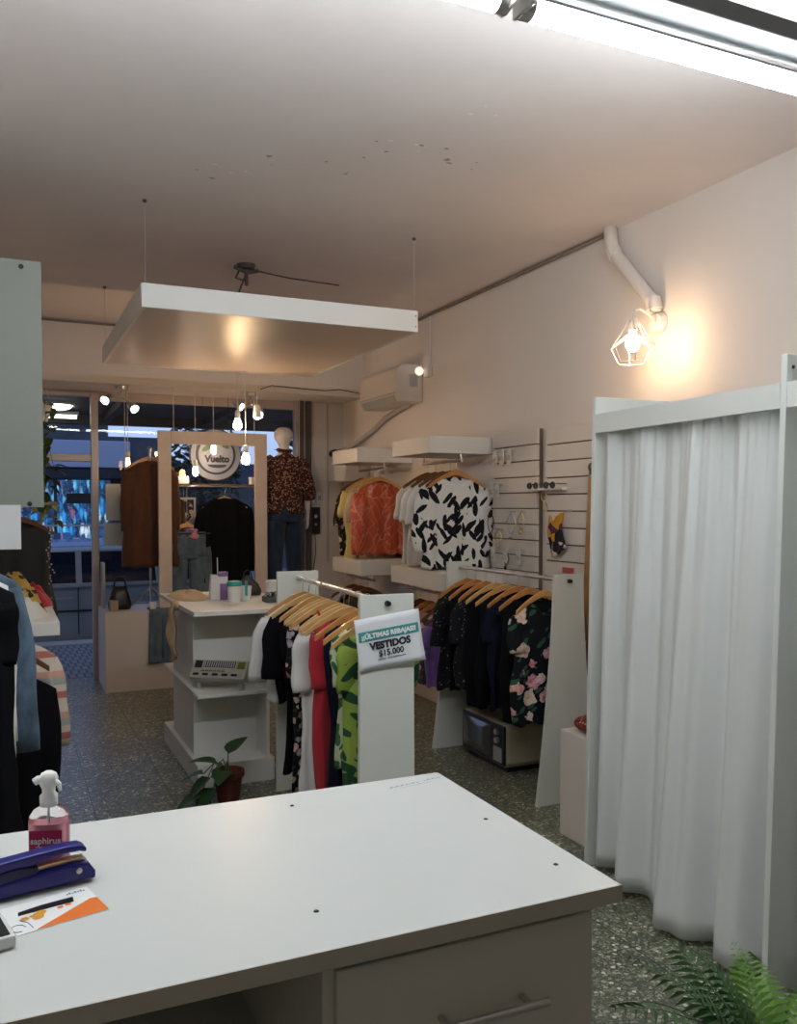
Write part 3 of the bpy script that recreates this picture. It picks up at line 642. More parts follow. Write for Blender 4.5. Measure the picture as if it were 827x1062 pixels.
r1 = [ # y, material, name, label, cat, kw
 (4.44, C_WHITE, 'blouse', 'white blouse hanging farthest on the sale rack, beside the shelf unit', 'blouse', dict(L=.64,hw=.21,sl=.34,sr=.065,sw=.215,slx=.40)),
 (4.32, C_BLACK, 'blouse', 'black loose blouse with wide sleeves next to the white one on the sale rack', 'blouse', dict(L=.62,hw=.19,sl=.32,sr=.08,sw=.185,slx=.30)),
 (4.19, C_BLACK, 'dress', 'plain black dress behind the multicoloured one on the sale rack', 'dress', dict(L=.95,hw=.16,sw=.17,sl=.2,sr=.06,slx=.2)),
 (4.06, C_FLOR2, 'dress', 'long dark dress with small red and cream flowers on the sale rack', 'dress', dict(L=1.0,hw=.16,sw=.17,sl=.28,sr=.055,slx=.1)),
 (3.93, C_SHEER, 'dress', 'long black speckled dress just left of the white one on the sale rack', 'dress', dict(L=.98,hw=.14,sw=.16)),
 (3.80, C_WHITE, 'dress', 'long white dress beside the red one on the sale rack', 'dress', dict(L=1.0,hw=.195,sw=.20,sl=.28,sr=.06,slx=.16,collar=C_RED)),
 (3.66, C_RED, 'dress', 'long plain red dress on the sale rack', 'dress', dict(L=1.02,hw=.17,sl=.26,sr=.055,sw=.165,slx=.08)),
 (3.53, C_NAVY, 'dress', 'dark navy dress between the red and the green one on the sale rack', 'dress', dict(L=.98,hw=.15,sw=.15)),
 (3.41, C_GREENW, 'dress', 'pale green leaf print dress second from the sale sign', 'dress', dict(L=.72,hw=.13,sw=.155,sl=.2,sr=.05,slx=.08)),
 (3.30, C_GREEN, 'dress', 'bright green leaf print dress closest to the sale sign', 'dress', dict(L=.86,hw=.14,sw=.165,sl=.2,sr=.055,slx=.1)),
]
ordw = ['farthest','second farthest','third farthest','fourth farthest','fifth farthest','fifth nearest','fourth nearest','third nearest','second nearest','nearest']
random.seed(11)
for i, (y, m, nm, lb_, ct, kw) in enumerate(r1):
    rz = R(random.uniform(-9, 4)); s = random.getstate()
    garment(nm, m, (1.393+.0504*(y-3.18), y, RZ1), rz, lb_, ct, G1, seed=i+20, **kw)
    hanger((1.393+.0504*(y-3.18), y, RZ1), rz, (0,2,0,2,0,2,0,1,0,2)[i], 'wooden hanger on the sale rack, %s from the sale sign' % ordw[i], H1); random.setstate(s)
# two spare hangers bunched in the middle of the rail
for y, lb_ in ((3.73,'bare wooden hanger squeezed between the red and white dresses'), (3.99,'bare wooden hanger just behind the black speckled dress')):
    hanger((1.393+.0504*(y-3.18), y, RZ1), R(-10), 2, lb_, H1)
# sale sign
sg = thing('sale_sign', (1.405, 3.16, .93), 'white paper sale sign with teal band taped to the clothes rack', 'sign')
TI = R(7)
SM = Matrix.Translation((1.400, 3.164, 1.018)) @ Matrix.Rotation(PI/2, 4, 'X') @ Matrix.Rotation(TI, 4, 'Z')
def quad(x0, x1, y0, y1, z): return MB().add([(x0,y0,z),(x1,y0,z),(x1,y1,z),(x0,y1,z)], [(0,1,2,3)])
pm = MB().grid(lambda u, v: (-.142+.284*u, -.105+.21*v, .0015+.010*(1-v)**2*(abs(u-.2))**1.5*2.2), 14, 8)
obj('paper', pm.xform(SM), mat('sign_paper', (.76,.78,.82), .6), sg, world=True, solid=.0006, smooth=True)
TEAL = mat('teal_print', (.055,.30,.30), .6); SBLK = mat('sign_black', (.02,.02,.03), .6)
obj('teal_band', MB().grid(lambda u, v: (-.132+.262*u, .012+.040*v, .0036+.004*(abs(u-.2))**1.5), 14, 1).xform(SM), TEAL, sg, world=True)
text('¡¡ÚLTIMAS REBAJAS!!', .0265, mat('sign_white', (.85,.88,.9), .6), SM @ Matrix.Translation((-.001,.031,.0068)), sg, bold=.0013)
text('VESTIDOS', .040, SBLK, SM @ Matrix.Translation((0,-.012,.0062)), sg, bold=.0020)
text('$15.000', .034, SBLK, SM @ Matrix.Translation((0,-.046,.0064)), sg, bold=.0010)
fine = MB(); random.seed(2)
for k in range(34):
    if k in (10, 11): continue
    x = -.062+.124*k/34; h = random.choice((.004,.005,.006)); fine.add([(x,-.070,.0075),(x+.0022,-.070,.0075),(x+.0022,-.070+h,.0075),(x,-.070+h,.0075)], [(0,1,2,3)])
obj('fine_print', fine.xform(SM), SBLK, sg, world=True)

# --- rack by the right wall
rack('clothes_rack', 2.68, 2.68, 3.75, 4.94, .18, .385, 'white trapezoid-sided clothes rack standing over the old television')
G2 = 'dark dresses on the rack over the television'; H2 = 'wooden hangers on the rack over the television'
r2 = [
 (4.84, C_SHEER, 'dress', 'black speckled lace dress farthest on the rack over the television', 'dress', dict(L=.76,hw=.22,sl=.3,sr=.06)),
 (4.72, C_BLACK, 'dress', 'black dress next to the farthest one on the rack over the television', 'dress', dict(L=.74,hw=.20,sl=.16,sr=.06)),
 (4.60, C_SHEER, 'blouse', 'black speckled blouse third from the far end over the television', 'blouse', dict(L=.70,hw=.22,sl=.25,sr=.065)),
 (4.48, C_BLACK, 'blouse', 'plain black blouse in the middle of the rack over the television', 'blouse', dict(L=.80,hw=.20)),
 (4.36, C_BLACK, 'dress', 'plain black dress fourth from the near end over the television', 'dress', dict(L=.77,hw=.20,sw=.18)),
 (4.24, C_NAVY, 'dress', 'navy black dress third from the near end over the television', 'dress', dict(L=.76,hw=.21,sw=.19,sl=.2,sr=.06)),
 (4.11, C_BLACK, 'blouse', 'black blouse directly behind the flowered dress over the television', 'blouse', dict(L=.80,hw=.21,sw=.19)),
 (3.96, C_FLOR, 'dress', 'black dress with large pink flowers, nearest on the rack over the television', 'dress', dict(L=.78,hw=.225,sw=.205,sl=.2,sr=.07,slx=.3,neck=.10,nw=.10,fold=.012)),
]
o8 = ['farthest','second farthest','third farthest','fourth farthest','fourth nearest','third nearest','second nearest','nearest']
random.seed(12)
for i, (y, m, nm, lb_, ct, kw) in enumerate(r2):
    rz = R(random.uniform(-7, 5)); s = random.getstate()
    garment(nm, m, (2.68, y, RZ1), rz, lb_, ct, G2, seed=i+50, **kw)
    hanger((2.68, y, RZ1), rz, (1,1,1,2,0,1,1,0)[i], 'wooden hanger over the television, %s to the flowered dress end' % o8[i], H2); random.setstate(s)

# old television
tv = thing('television', (2.82, 4.53, 0), 'old cream television set with dark screen under the clothes rack', 'television')
CREAM = mat('tv_cream', (.52,.47,.34), .45)
def tvloft():
    rings = []
    for x, dy, z0, z1 in ((2.635,0,.035,.285),(2.66,0,.03,.29),(2.90,0,.03,.29),(2.94,.04,.05,.27),(3.02,.12,.09,.22)):
        a, b = 4.27+dy, 4.80-dy; r = .03
        rings.append([(x,a,z0+r),(x,a+r,z0),(x,b-r,z0),(x,b,z0+r),(x,b,z1-r),(x,b-r,z1),(x,a+r,z1),(x,a,z1-r)])
    return loft(rings)
obj('cabinet', tvloft(), CREAM, tv, world=True, bev=.006)
fb = MB().box(2.622,2.637,4.285,4.785,.045,.275); frt = obj('front_bezel', fb, BLACKP, tv, world=True, bev=.004)
def scr(u, v):
    y = 4.435+.335*u; z = .065+.19*v; b = (1-(2*u-1)**4)*(1-(2*v-1)**4)
    return (2.621-.016*b, y, z)
obj('screen', MB().grid(scr, 14, 12), mat('tv_glass', (.06,.068,.06), .12, coat=.5), frt, world=True, smooth=True)
for z in (.235,.185):
    obj('tuning_knob', MB().lathe([(0,.02),(.018,.018),(.021,0)], n=18).xform(Matrix.Translation((2.622,4.355,z)) @ Matrix.Rotation(-PI/2,4,'Y')), CHROME, frt, world=True)
obj('speaker_grille', MB().box(2.617,2.623,4.31,4.40,.06,.145), GREYP, frt, world=True)
obj('foot_rail', MB().box(2.66,2.98,4.31,4.76,0,.03), BLACKP, tv, world=True)

# ------------------------------------------------------------------ wall mounted display boxes on the right wall
def wallbox(y0, y1, z0, z1, label, rail=True, rx=2.85):
    b = thing('display_box', (2.85, (y0+y1)/2, z0), label, 'wall shelf', 'white box shelves on the right wall')
    obj('shelf_box', MB().box(2.60, 3.098, y0, y1, z0, z1), mat('shelf_white', (.70,.67,.62), .5), b, world=True, bev=.003)
    if rail:
        obj('rail', MB().cyl((rx,y0+.01,z0-.045),(rx,y1-.01,z0-.045),.010).cyl((rx,y0+.02,z0-.045),(rx,y0+.02,z0),.007).cyl((rx,y1-.02,z0-.045),(rx,y1-.02,z0),.007), STEEL, b, world=True)
    return b
wallbox(5.21, 5.83, 1.915, 2.03, 'near upper white box shelf over the black leaf print blouse')
wallbox(6.52, 7.10, 1.915, 2.03, 'far upper white box shelf over the orange blouse')
wallbox(5.03, 5.85, 1.0, 1.12, 'near lower white box shelf below the white blouses', rx=2.73)
wallbox(6.45, 7.10, 1.0, 1.12, 'far lower white box shelf below the orange blouse', rx=2.73)
ZU = 1.87
GB = 'tops under the near upper box shelf'; HB = 'wooden hangers under the near upper box shelf'
r3 = [(5.74, C_OFF, 'blouse', 'off-white blouse at the back of the white row, beside the orange blouse', 'blouse', dict(L=.72,hw=.22,sl=.22,sr=.07,slx=.5)),
 (5.62, C_WHITE, 'blouse', 'white blouse second from the back of the white row', 'blouse', dict(L=.73,hw=.22,sl=.24,sr=.08,slx=.5)),
 (5.50, C_WHITE, 'blouse', 'white blouse with gathered sleeves in the middle of the white row', 'blouse', dict(L=.72,hw=.215,sl=.26,sr=.085,slx=.5)),
 (5.39, C_WHITE, 'blouse', 'white blouse directly behind the black leaf print blouse', 'blouse', dict(L=.73,hw=.22,sl=.22,sr=.075,slx=.5)),
 (5.27, C_BW, 'blouse', 'white blouse with bold black leaf print, front of the row', 'blouse', dict(L=.735,hw=.25,sw=.235,sl=.44,sr=.085,slx=.28,fold=.010,nf=2,neck=.075,nw=.09))]
lab5 = ['at the back of the white row','second from the back of the white row','in the middle of the white row','second from the front of the white row','in the front, holding the black leaf print blouse']
random.seed(13)
for i, (y, m, nm, lb_, ct, kw) in enumerate(r3):
    rz = R(random.uniform(-6, 2)); s = random.getstate(); xo = (2.80,2.81,2.81,2.82,2.86)[i]
    garment(nm, m, (2.83 if i == 4 else 2.85, y, ZU), rz, lb_, ct, GB, seed=i+80, **kw)
    hanger((2.83 if i == 4 else 2.85, y, ZU), rz, (3,3,3,3,1)[i], 'wooden hanger %s' % lab5[i], HB); random.setstate(s)
GC = 'tops under the far upper box shelf'; HC = 'wooden hangers under the far upper box shelf'
r4 = [(7.02, C_DARKF, 'blouse', 'dark flowered blouse at the far end beside the yellow top', 'blouse', dict(L=.73,hw=.23,sl=.3,sr=.06)),
 (6.90, C_YEL, 'blouse', 'pale yellow top left of the orange blouse', 'blouse', dict(L=.76,hw=.22,sl=.22,sr=.07,slx=.5)),
 (6.77, C_BEI, 'blouse', 'beige top directly behind the orange blouse', 'blouse', dict(L=.76,hw=.21,sl=.26,sr=.07,slx=.4)),
 (6.64, C_ORG, 'blouse', 'orange satin blouse with pale line print and long sleeves', 'blouse', dict(L=.71,hw=.235,sw=.21,sl=.54,sr=.075,slx=.12,fold=.012,neck=.03))]
lab4 = ['holding the dark flowered blouse at the far end','holding the pale yellow top','holding the beige top behind the orange blouse','holding the orange satin blouse']
for i, (y, m, nm, lb_, ct, kw) in enumerate(r4):
    rz = R(random.uniform(-6, 2)); s = random.getstate()
    garment(nm, m, (2.85, y, ZU), rz, lb_, ct, GC, seed=i+100, **kw)
    hanger((2.85, y, ZU), rz, (3,0,2,0)[i], 'wooden hanger %s' % lab4[i], HC); random.setstate(s)
GD = 'clothes under the lower box shelves'; HD = 'hangers under the lower box shelves'
r5 = [(5.11, C_PUR, 'dress', 'purple satin dress hanging just right of the sale sign', 'dress', dict(L=.60,hw=.22,sl=.15,sr=.06)),
 (5.23, C_PAT, 'dress', 'multicoloured print dress behind the purple dress', 'dress', dict(L=.58,hw=.24,sl=.2,sr=.06,slx=.5)),
 (5.35, C_PINK, 'dress', 'dusty pink dress hanging low behind the purple dress', 'dress', dict(L=.62,hw=.25,sw=.21)),
 (5.48, C_RED, 'dress', 'red dress hanging low behind the dusty pink one', 'dress', dict(L=.54,hw=.25,sw=.21)),
 (5.62, C_BLACK, 'dress', 'black dress low under the near lower shelf', 'dress', dict(L=.6,hw=.24)),
 (6.62, C_OLIVE, 'blouse', 'dark olive top on a gold hanger under the far lower shelf', 'blouse', dict(L=.6,hw=.22,sl=.2,sr=.06)),
 (6.78, C_BLACK, 'blouse', 'black top behind the olive one under the far lower shelf', 'blouse', dict(L=.6,hw=.22,sl=.2,sr=.06)),
 (6.95, C_GREY, 'blouse', 'grey top at the far end under the far lower shelf', 'blouse', dict(L=.6,hw=.22))]
for i, (y, m, nm, lb_, ct, kw) in enumerate(r5):
    rz = R(random.uniform(-8, 4)); s = random.getstate()
    garment(nm, m, (2.73, y, .955), rz, lb_, ct, GD, seed=i+120, **kw)
    hanger((2.73, y, .955), rz, (3,3,1,1,3,3,3,3)[i], 'dark wooden hanger carrying the ' + lb_.split(' hanging')[0].split(' under')[0].split(' low ')[0].split(' behind')[0].split(' at the')[0].split(' on a')[0], HD); random.setstate(s)

# ------------------------------------------------------------------ slatwall with accessories
SLAT = mat('slat_white', (.70,.64,.58), .45); SLATB = mat('slat_groove', (.16,.11,.08), .6)
def slatwall(y0, y1, z0, z1, label):
    s = thing('slatwall_panel', (3.08, (y0+y1)/2, z0), label, 'slat wall', 'slatted wall panels')
    obj('backing', MB().box(3.074, 3.098, y0, y1, z0, z1), SLATB, s, world=True)
    m = MB(); z = z1; 
    while z > z0+.02:
        zb = max(z0, z-.094); m.box(3.058, 3.074, y0+.004, y1, zb, z); z -= .1015
    obj('slats', m, SLAT, s, world=True, bev=.002)
slatwall(4.61, 5.16, .0, 2.045, 'left slatted wall panel hung with earrings and necklaces')
slatwall(4.03, 4.525, .0, 2.03, 'right slatted wall panel next to the fitting cabin')
# jewellery
GOLDM = mat('gold_metal', (.6,.42,.16), .3, 1); CARDJ = mat('jewel_card', (.72,.70,.66), .5)
def peg(y, z): return MB().cyl((3.06,y,z),(3.0,y,z+.006),.003,n=8)
def earcard(y, z, label, c):
    t = thing('earring_card', (3.03, y, z), label, 'earring card', 'earring cards on the left slatted panel')
    obj('peg', peg(y, z), CHROME, t, world=True)
    obj('card', MB().box(3.012, 3.015, y-.025, y+.025, z-.085, z+.012), CARDJ, t, world=True)
    for d in (-.012,.012): obj('earring', MB().tube([(3.008, y+d+.008*math.cos(a), z-.045+.014*math.sin(a)) for a in [2*PI*k/12 for k in range(13)]], .0018, 5), c, t, world=True)
pos = ['first','second','third']
for k in range(3): earcard(5.06-k*.09, 1.92, '%s white earring card from the left in the top row' % pos[k], GOLDM)
for k in range(2): earcard(5.10-k*.07, 1.70, '%s white earring card from the left in the middle row' % pos[k], STEEL)
for k in range(3): earcard(5.08-k*.16, 1.27, '%s white earring card from the left in the bottom row' % pos[k], STEEL)
def necklace(y, z, w, h, m, label, n=28):
    t = thing('necklace', (3.03, y, z), label, 'necklace', 'necklaces on the left slatted panel')
    obj('peg', peg(y, z), CHROME, t, world=True)
    pts = [(3.02+.006*math.sin(3*a), y+w*math.sin(a)*(1-.3*math.cos(a)), z+.004-h*(1-math.cos(a))/2) for a in [2*PI*k/n for k in range(n+1)]]
    obj('chain', MB().tube(pts, .003, 6), m, t, world=True)
    obj('pendant', MB().ball((3.015, y, z-h-.01), .010, .012, .015, 10, 6), m, t, world=True)
necklace(5.12, 1.53, .03, .17, BLACKM, 'black beaded necklace at the left edge of the slatted panel')
necklace(4.86, 1.52, .045, .15, STEEL, 'silver necklace in the middle of the left slatted panel')
necklace(4.74, 1.52, .03, .12, GOLDM, 'gold necklace right of the silver one on the left slatted panel')
necklace(5.02, 1.40, .03, .10, GOLDM, 'short gold necklace below the black beaded one')
necklace(4.92, 1.26, .025, .10, BLACKM, 'short dark necklace low on the left slatted panel')
# sunglasses holder
sd = thing('sunglasses_holder', (3.03, 4.45, 1.64), 'white bar holder with sunglasses across the two slatted panels', 'display holder')
obj('holder_bar', MB().box(3.02,3.058,4.29,4.62,1.652,1.668), PLASTW, sd, world=True, bev=.003)
obj('holder_arm', MB().box(2.95,3.02,4.44,4.46,1.654,1.664), PLASTW, sd, world=True)
def sunglasses(y, z, label):
    s = thing('sunglasses', (2.98, y, z), label, 'sunglasses', 'sunglasses on the holder bar')
    for d in (-.034,.034):
        obj('lens', MB().grid(lambda u,v: (2.975+.006*math.cos(PI*(v-.5)), y+d+.028*math.cos(2*PI*u)*v, z+.020*math.sin(2*PI*u)*v), 18, 3, True), BLACKP, s, world=True, solid=.003)
        obj('temple', MB().tube([(2.978,y+d*1.9,z+.008),(3.03,y+d*1.95,z+.008),(3.055,y+d*1.95,z+.006)], .003, 6), BLACKP, s, world=True)
    obj('bridge', MB().tube([(2.976,y-.01,z+.006),(2.972,y,z+.010),(2.976,y+.01,z+.006)], .003, 6), BLACKP, s, world=True)
sunglasses(4.54, 1.682, 'black sunglasses on the left end of the holder bar'); sunglasses(4.36, 1.682, 'black sunglasses on the right end of the holder bar')
nk = thing('key_ring', (3.03, 4.50, 1.60), 'gold charm ring dangling below the sunglasses holder', 'key ring')
obj('ring', MB().tube([(3.03, 4.50+.025*math.cos(a), 1.617+.03*math.sin(a)) for a in [2*PI*k/16 for k in range(17)]], .003, 6), GOLDM, nk, world=True)
obj('charm', MB().tube([(3.03,4.50,1.587),(3.03,4.495,1.52)], .004, 6).tube([(3.03,4.49,1.588),(3.03,4.45,1.54)], .003, 6), GOLDM, nk, world=True)
# patterned pouch
t = NT('pouch_print'); a = t.vor(t.warp(t.mapv((1,1,1)), .05, 10), 16); sp = t.n('ShaderNodeSeparateColor'); t.l(a.outputs['Color'], sp.inputs[0])
t.out(t.ramp(sp.outputs[0], [(0,(.02,.015,.02)),(.35,(.55,.26,.03)),(.6,(.5,.48,.45)),(.75,(.10,.03,.06)),(.9,(.55,.3,.05))]))
pc = thing('scarf', (3.02, 4.36, 1.26), 'folded yellow and black patterned scarf on the right slatted panel', 'scarf')
obj('cloth', MB().grid(lambda u,v: (3.03-.022*math.sin(PI*u)+.006*math.sin(14*u+6*v), 4.43-.14*u+.02*math.sin(5*v), 1.50-.22*v-.03*math.sin(PI*u*1.3)), 18, 18), MC['pouch_print'], pc, world=True, smooth=True, solid=.012)
obj('peg', peg(4.36, 1.49), CHROME, pc, world=True)
solo('price_label', MB().box(3.052,3.0582,4.22,4.33,1.155,1.19), mat('red_label', (.45,.08,.09), .5), (3.053,4.275,1.155), 'small red label low on the right slatted panel', 'label')
solo('price_label', MB().box(3.052,3.0582,4.27,4.32,1.46,1.475).xform(Matrix.Translation((0,-.03,.06))), GREYP, (3.053,4.265,1.52), 'small grey label high on the right slatted panel', 'label')
# wood framed mirror leaning between slatwall and cabin
mr = thing('standing_mirror', (2.98, 3.75, 0), 'tall wood-framed mirror edge between the slatted panel and the cabin', 'mirror')
MW = mat('mirror_wood', (.36,.19,.07), .45, var=.15, vscale=10)
def lean(p): return (2.955+.08*p[2]/1.75 + p[0], p[1], p[2])
mm = MB().box(0,.03,4.02,4.06,0,1.74).box(0,.03,3.44,3.475,0,1.74).box(0,.03,3.475,4.02,1.70,1.74).box(0,.03,3.475,4.02,0,.05); mm.v = [lean(p) for p in mm.v]
obj('mirror_frame', mm, MW, mr, world=True, bev=.004)
g = MB().box(.008,.018,3.475,4.02,.05,1.70); g.v = [lean(p) for p in g.v]
obj('mirror_glass', g, mat('mirror_silver', (.8,.8,.8), .02, 1), mr, world=True)
obj('finial', MB().ball((3.045,4.04,1.775), .022, .022, .03, 12, 8).ball((3.045,4.04,1.745), .016,.016,.012,10,6), mat('old_brass', (.20,.15,.07), .4, .8), mr, world=True, smooth=True)

# ------------------------------------------------------------------ white shelf unit in the middle
un = thing('shelf_unit', (1.24, 5.3, 0), 'white open shelving unit in the middle of the shop floor', 'shelf unit')
UW = mat('unit_white', (.70,.69,.65), .5, bump=.02)
obj('top_board', MB().box(.93,1.56,4.72,5.86,.955,.98), UW, un, world=True, bev=.003)
obj('shelf', MB().box(.95,1.385,4.74,5.83,.50,.52), UW, un, world=True, bev=.002)
obj('plinth', MB().box(.95,1.385,4.75,5.84,0,.13), UW, un, world=True, bev=.003)
obj('side_panel', MB().box(.975,.993,4.98,5.62,.13,.955), UW, un, world=True)
obj('side_panel', MB().box(1.345,1.363,4.77,5.62,.13,.955), UW, un, world=True)
obj('back_panel', MB().box(.993,1.345,4.98,4.998,.13,.955), UW, un, world=True)
# radio on the shelf
rd = thing('radio', (1.10, 4.855, .52), 'silver vintage radio lying on the middle shelf of the white unit', 'radio', rz=R(-36))
SILV = mat('radio_silver', (.42,.40,.35), .4, .3)
RT = Matrix.Rotation(R(-42), 4, 'X') @ Matrix.Diagonal((1.1,.8,.8,1))
def tr(mb): return mb.xform(Matrix.Translation((0,.0,.105)) @ RT)
for x in (-.13,.13): obj('foot', MB().cyl((x,.0,0),(x,.0,.10),.016,n=10), SILV, rd)
obj('case', tr(MB().box(-.15,.15,-.028,.028,-.075,.075)), SILV, rd, bev=.006)
fz = -.029
obj('speaker_grille', tr(MB().box(-.135,-.095,fz-.002,fz,.005,.062).box(-.085,.085,fz-.002,fz,.012,.062)), BLACKP, rd)
gr = MB()
for k in range(14): gr.box(-.082+k*.012,-.076+k*.012,fz-.004,fz-.002,.014,.060)
obj('grille_bars', tr(gr), GREYP, rd)
obj('dial', tr(MB().box(.098,.138,fz-.003,fz,.005,.058)), mat('dial_olive', (.12,.13,.02), .4), rd)
for k in range(6): obj('key', tr(MB().box(-.09+k*.022,-.073+k*.022,fz-.008,fz,-.022,-.010)), mat('key_tan', (.30,.26,.15), .5), rd)
for k in range(5): obj('push_button', tr(MB().box(-.13+k*.052,-.10+k*.052,fz-.006,fz,-.055,-.040)), BLACKP, rd)
# pothos in red pot
pp = thing('potted_plant', (1.06, 4.50, 0), 'small pothos in a red-brown pot at the foot of the shelf unit', 'plant')
obj('pot', MB().lathe([(0,0),(.055,0),(.075,.13),(.085,.135),(.085,.165),(.074,.165),(.068,.14),(0,.14)]), mat('terracotta', (.12,.028,.02), .5), pp)
LEAFP = mat('pothos_leaf', (.025,.065,.02), .4); STEMP = mat('pothos_stem', (.06,.12,.03), .6)
def leaf(L, W, bend=.3, n=6):
    m = MB()
    def fn(u, v):
        x = W*math.sin(PI*v**.65)**.8*(2*u-1)*(1-.15*v); y = L*v; return (x, y, -bend*L*v*v+abs(x)*.25)
    return m.grid(fn, 4, n)
def place_leaf(mb, p, az, el, roll=0): return mb.xform(Matrix.Translation(p) @ Matrix.Rotation(az-PI/2,4,'Z') @ Matrix.Rotation(el,4,'X') @ Matrix.Rotation(roll,4,'Y'))
random.seed(21)
for p, az, el, L, W in [((.0,.0,.25),.5,.7,.15,.055),((-.06,-.03,.21),2.9,.4,.15,.06),((-.10,-.04,.15),3.2,-.5,.17,.065),((-.03,-.06,.18),4.2,.0,.13,.055),((-.09,-.06,.10),3.7,-.5,.16,.06),((-.13,.0,.16),2.6,-.1,.14,.055),((-.16,-.06,.07),3.3,-.2,.14,.055),((-.12,-.10,.03),4.0,-.05,.13,.05)]:
    obj('stem', MB().tube([(0,0,.14),(p[0]*.5,p[1]*.5,max(.2,p[2])+.02),p], .003, 6), STEMP, pp)
    obj('leaf', place_leaf(leaf(L, W), p, az, el), LEAFP, pp, smooth=True)
# items on top
TAN = mat('tan_cloth', (.55,.40,.25), .85, var=.1, vscale=10)
def crumple(c, rx, ry, h, seed, n=26):
    def fn(u, v):
        a = 2*PI*u; r = v; k = 1+.18*noise.noise(Vector((math.cos(a)*1.5+seed, math.sin(a)*1.5, 0)))
        x, y = rx*r*k*math.cos(a), ry*r*k*math.sin(a)
        z = h*(1-r**2.5)*(.75+.45*noise.noise(Vector((x*14+seed, y*14, seed*2)))+.25*noise.noise(Vector((x*40, y*40+seed, 0))))
        return (c[0]+x, c[1]+y, c[2]+max(.002, z)*(1 if v < 1 else 0)+(.001))
    return MB().grid(fn, n, 14, True)
tc_ = thing('cloth', (.98, 5.3, .98), 'tan cloth folded on the left edge of the white unit top', 'cloth')
obj('folded_part', crumple((1.06,5.55,.981), .125, .28, .045, 12), TAN, tc_, world=True, smooth=True)
obj('hanging_part', MB().grid(lambda u,v: (.918-.012*math.sin(14*u+3*v)-.010*math.sin(9*v+4*u)-.01, 5.16+.22*u*(1-.3*v)+.02*math.sin(5*v), .985-.30*v-.07*u), 16, 18), TAN, tc_, world=True, smooth=True, solid=.006)
obj('knot', MB().ball((.925,5.25,.965), .025, .09, .03, 12, 8), TAN, tc_, world=True, smooth=True)
TEALP = mat('teal_lid', (.02,.30,.27), .4)
cp = thing('takeaway_cup', (1.255, 5.14, .98), 'white cup with teal lid on top of the white unit', 'cup')
obj('cup_body', MB().lathe([(0,0),(.036,0),(.042,.105),(.039,.105),(.034,.01),(0,.01)]), PLASTW, cp, smooth=False)
obj('lid', MB().lathe([(.0,.128),(.030,.128),(.043,.124),(.046,.098),(.043,.098)]), TEALP, cp)
cp2 = thing('mug', (1.345, 5.24, .98), 'small white mug with a teal ribbon beside the lidded cup', 'mug')
obj('mug_body', MB().lathe([(0,0),(.034,0),(.042,.085),(.039,.085),(.032,.008),(0,.008)]), PLASTW, cp2)
obj('ribbon', MB().box(-.010,.006,-.046,-.042,.03,.12), TEALP, cp2, bev=.001)
gb = thing('gift_bag', (1.20, 5.33, .98), 'white gift bag with lilac stripes behind the lidded cup', 'bag')
obj('bag_body', MB().add([(-.055,-.03,0),(.055,-.03,0),(.055,.03,0),(-.055,.03,0),(-.045,-.022,.15),(.055,-.022,.145),(.055,.022,.15),(-.045,.022,.155)], [(0,3,2,1),(0,1,5,4),(1,2,6,5),(2,3,7,6),(3,0,4,7)]), mat('bag_white', (.68,.64,.62), .6), gb)
obj('lilac_stripe', MB().box(.006,.05,-.034,-.0285,.0,.10).box(.0,.056,-.03,.03,.146,.17), mat('lilac', (.22,.13,.30), .6), gb)
obj('stick', MB().cyl((.0,0,0),(-.004,0,.26),.003,n=6), PLASTW, gb)
dk = thing('handbag', (1.43, 5.50, .98), 'dark small handbag behind the mug on the white unit', 'handbag')
obj('bag_body', loft([rr(.085,.03,0), rr(.09,.035,.03), rr(.07,.025,.075), rr(.03,.012,.11), rr(.01,.006,.13)]), mat('dark_leather', (.03,.027,.027), .5), dk, smooth=True)
obj('strap', MB().tube([(-.03,0,.11),(-.02,0,.15),(0,0,.165),(.02,0,.15),(.03,0,.11)], .004, 6), BLACKP, dk)
ty = thing('trinket_tray', (1.50, 5.06, .98), 'dark grey tray heaped with black trinkets on the white unit', 'tray')
obj('tray', MB().box(-.085,.075,-.05,.05,0,.035), mat('tray_grey', (.07,.07,.07), .5), ty, bev=.006)
random.seed(31)
for k in range(9):
    x, y = random.uniform(-.07,.06), random.uniform(-.035,.035)
    obj('trinket', MB().tube([(x+.018*math.cos(a), y+.012*math.sin(a), .045+.012*math.sin(2*a+k)) for a in [2*PI*q/10 for q in range(11)]], .005, 6), BLACKP if k % 3 else GREYP, ty)
rb = thing('round_box', (1.535, 5.24, .98), 'round white box standing behind the dark trinket tray', 'box')
obj('tub', MB().lathe([(0,0),(.052,0),(.054,.09),(0,.09)]), PLASTW, rb); obj('lid', MB().lathe([(.058,.075),(.06,.105),(.05,.115),(0,.117)]), PLASTW, rb, smooth=False)

# ------------------------------------------------------------------ suspended ceiling platform and pendants
PLATU = mat('platform_gloss', (.70,.60,.54), .38, spec=.6)
pf = thing('suspended_panel', (1.4, 5.45, 2.55), 'large flat white panel hung from the ceiling by wires', 'hanging panel')
obj('panel_rim', MB().box(.64,2.17,4.50,4.52,2.55,2.67).box(.64,.66,4.52,6.40,2.55,2.67).box(2.15,2.17,4.52,6.40,2.55,2.67).box(.66,2.15,6.38,6.40,2.55,2.67), mat('rim_white', (.78,.78,.76), .45), pf, world=True, bev=.002)
obj('panel_board', MB().box(.66,2.15,4.52,6.38,2.555,2.575), PLATU, pf, world=True)
for x, y in ((.66,4.51),(2.15,4.51),(.66,6.39),(2.15,6.39)):
    obj('wire', MB().cyl((x,y,2.66),(x,y,3.085),.0012,n=6), GREYP, pf, world=True); obj('ceiling_hook', MB().ball((x,y,3.078), .012,.012,.01,8,6), DARKBR, pf, world=True)
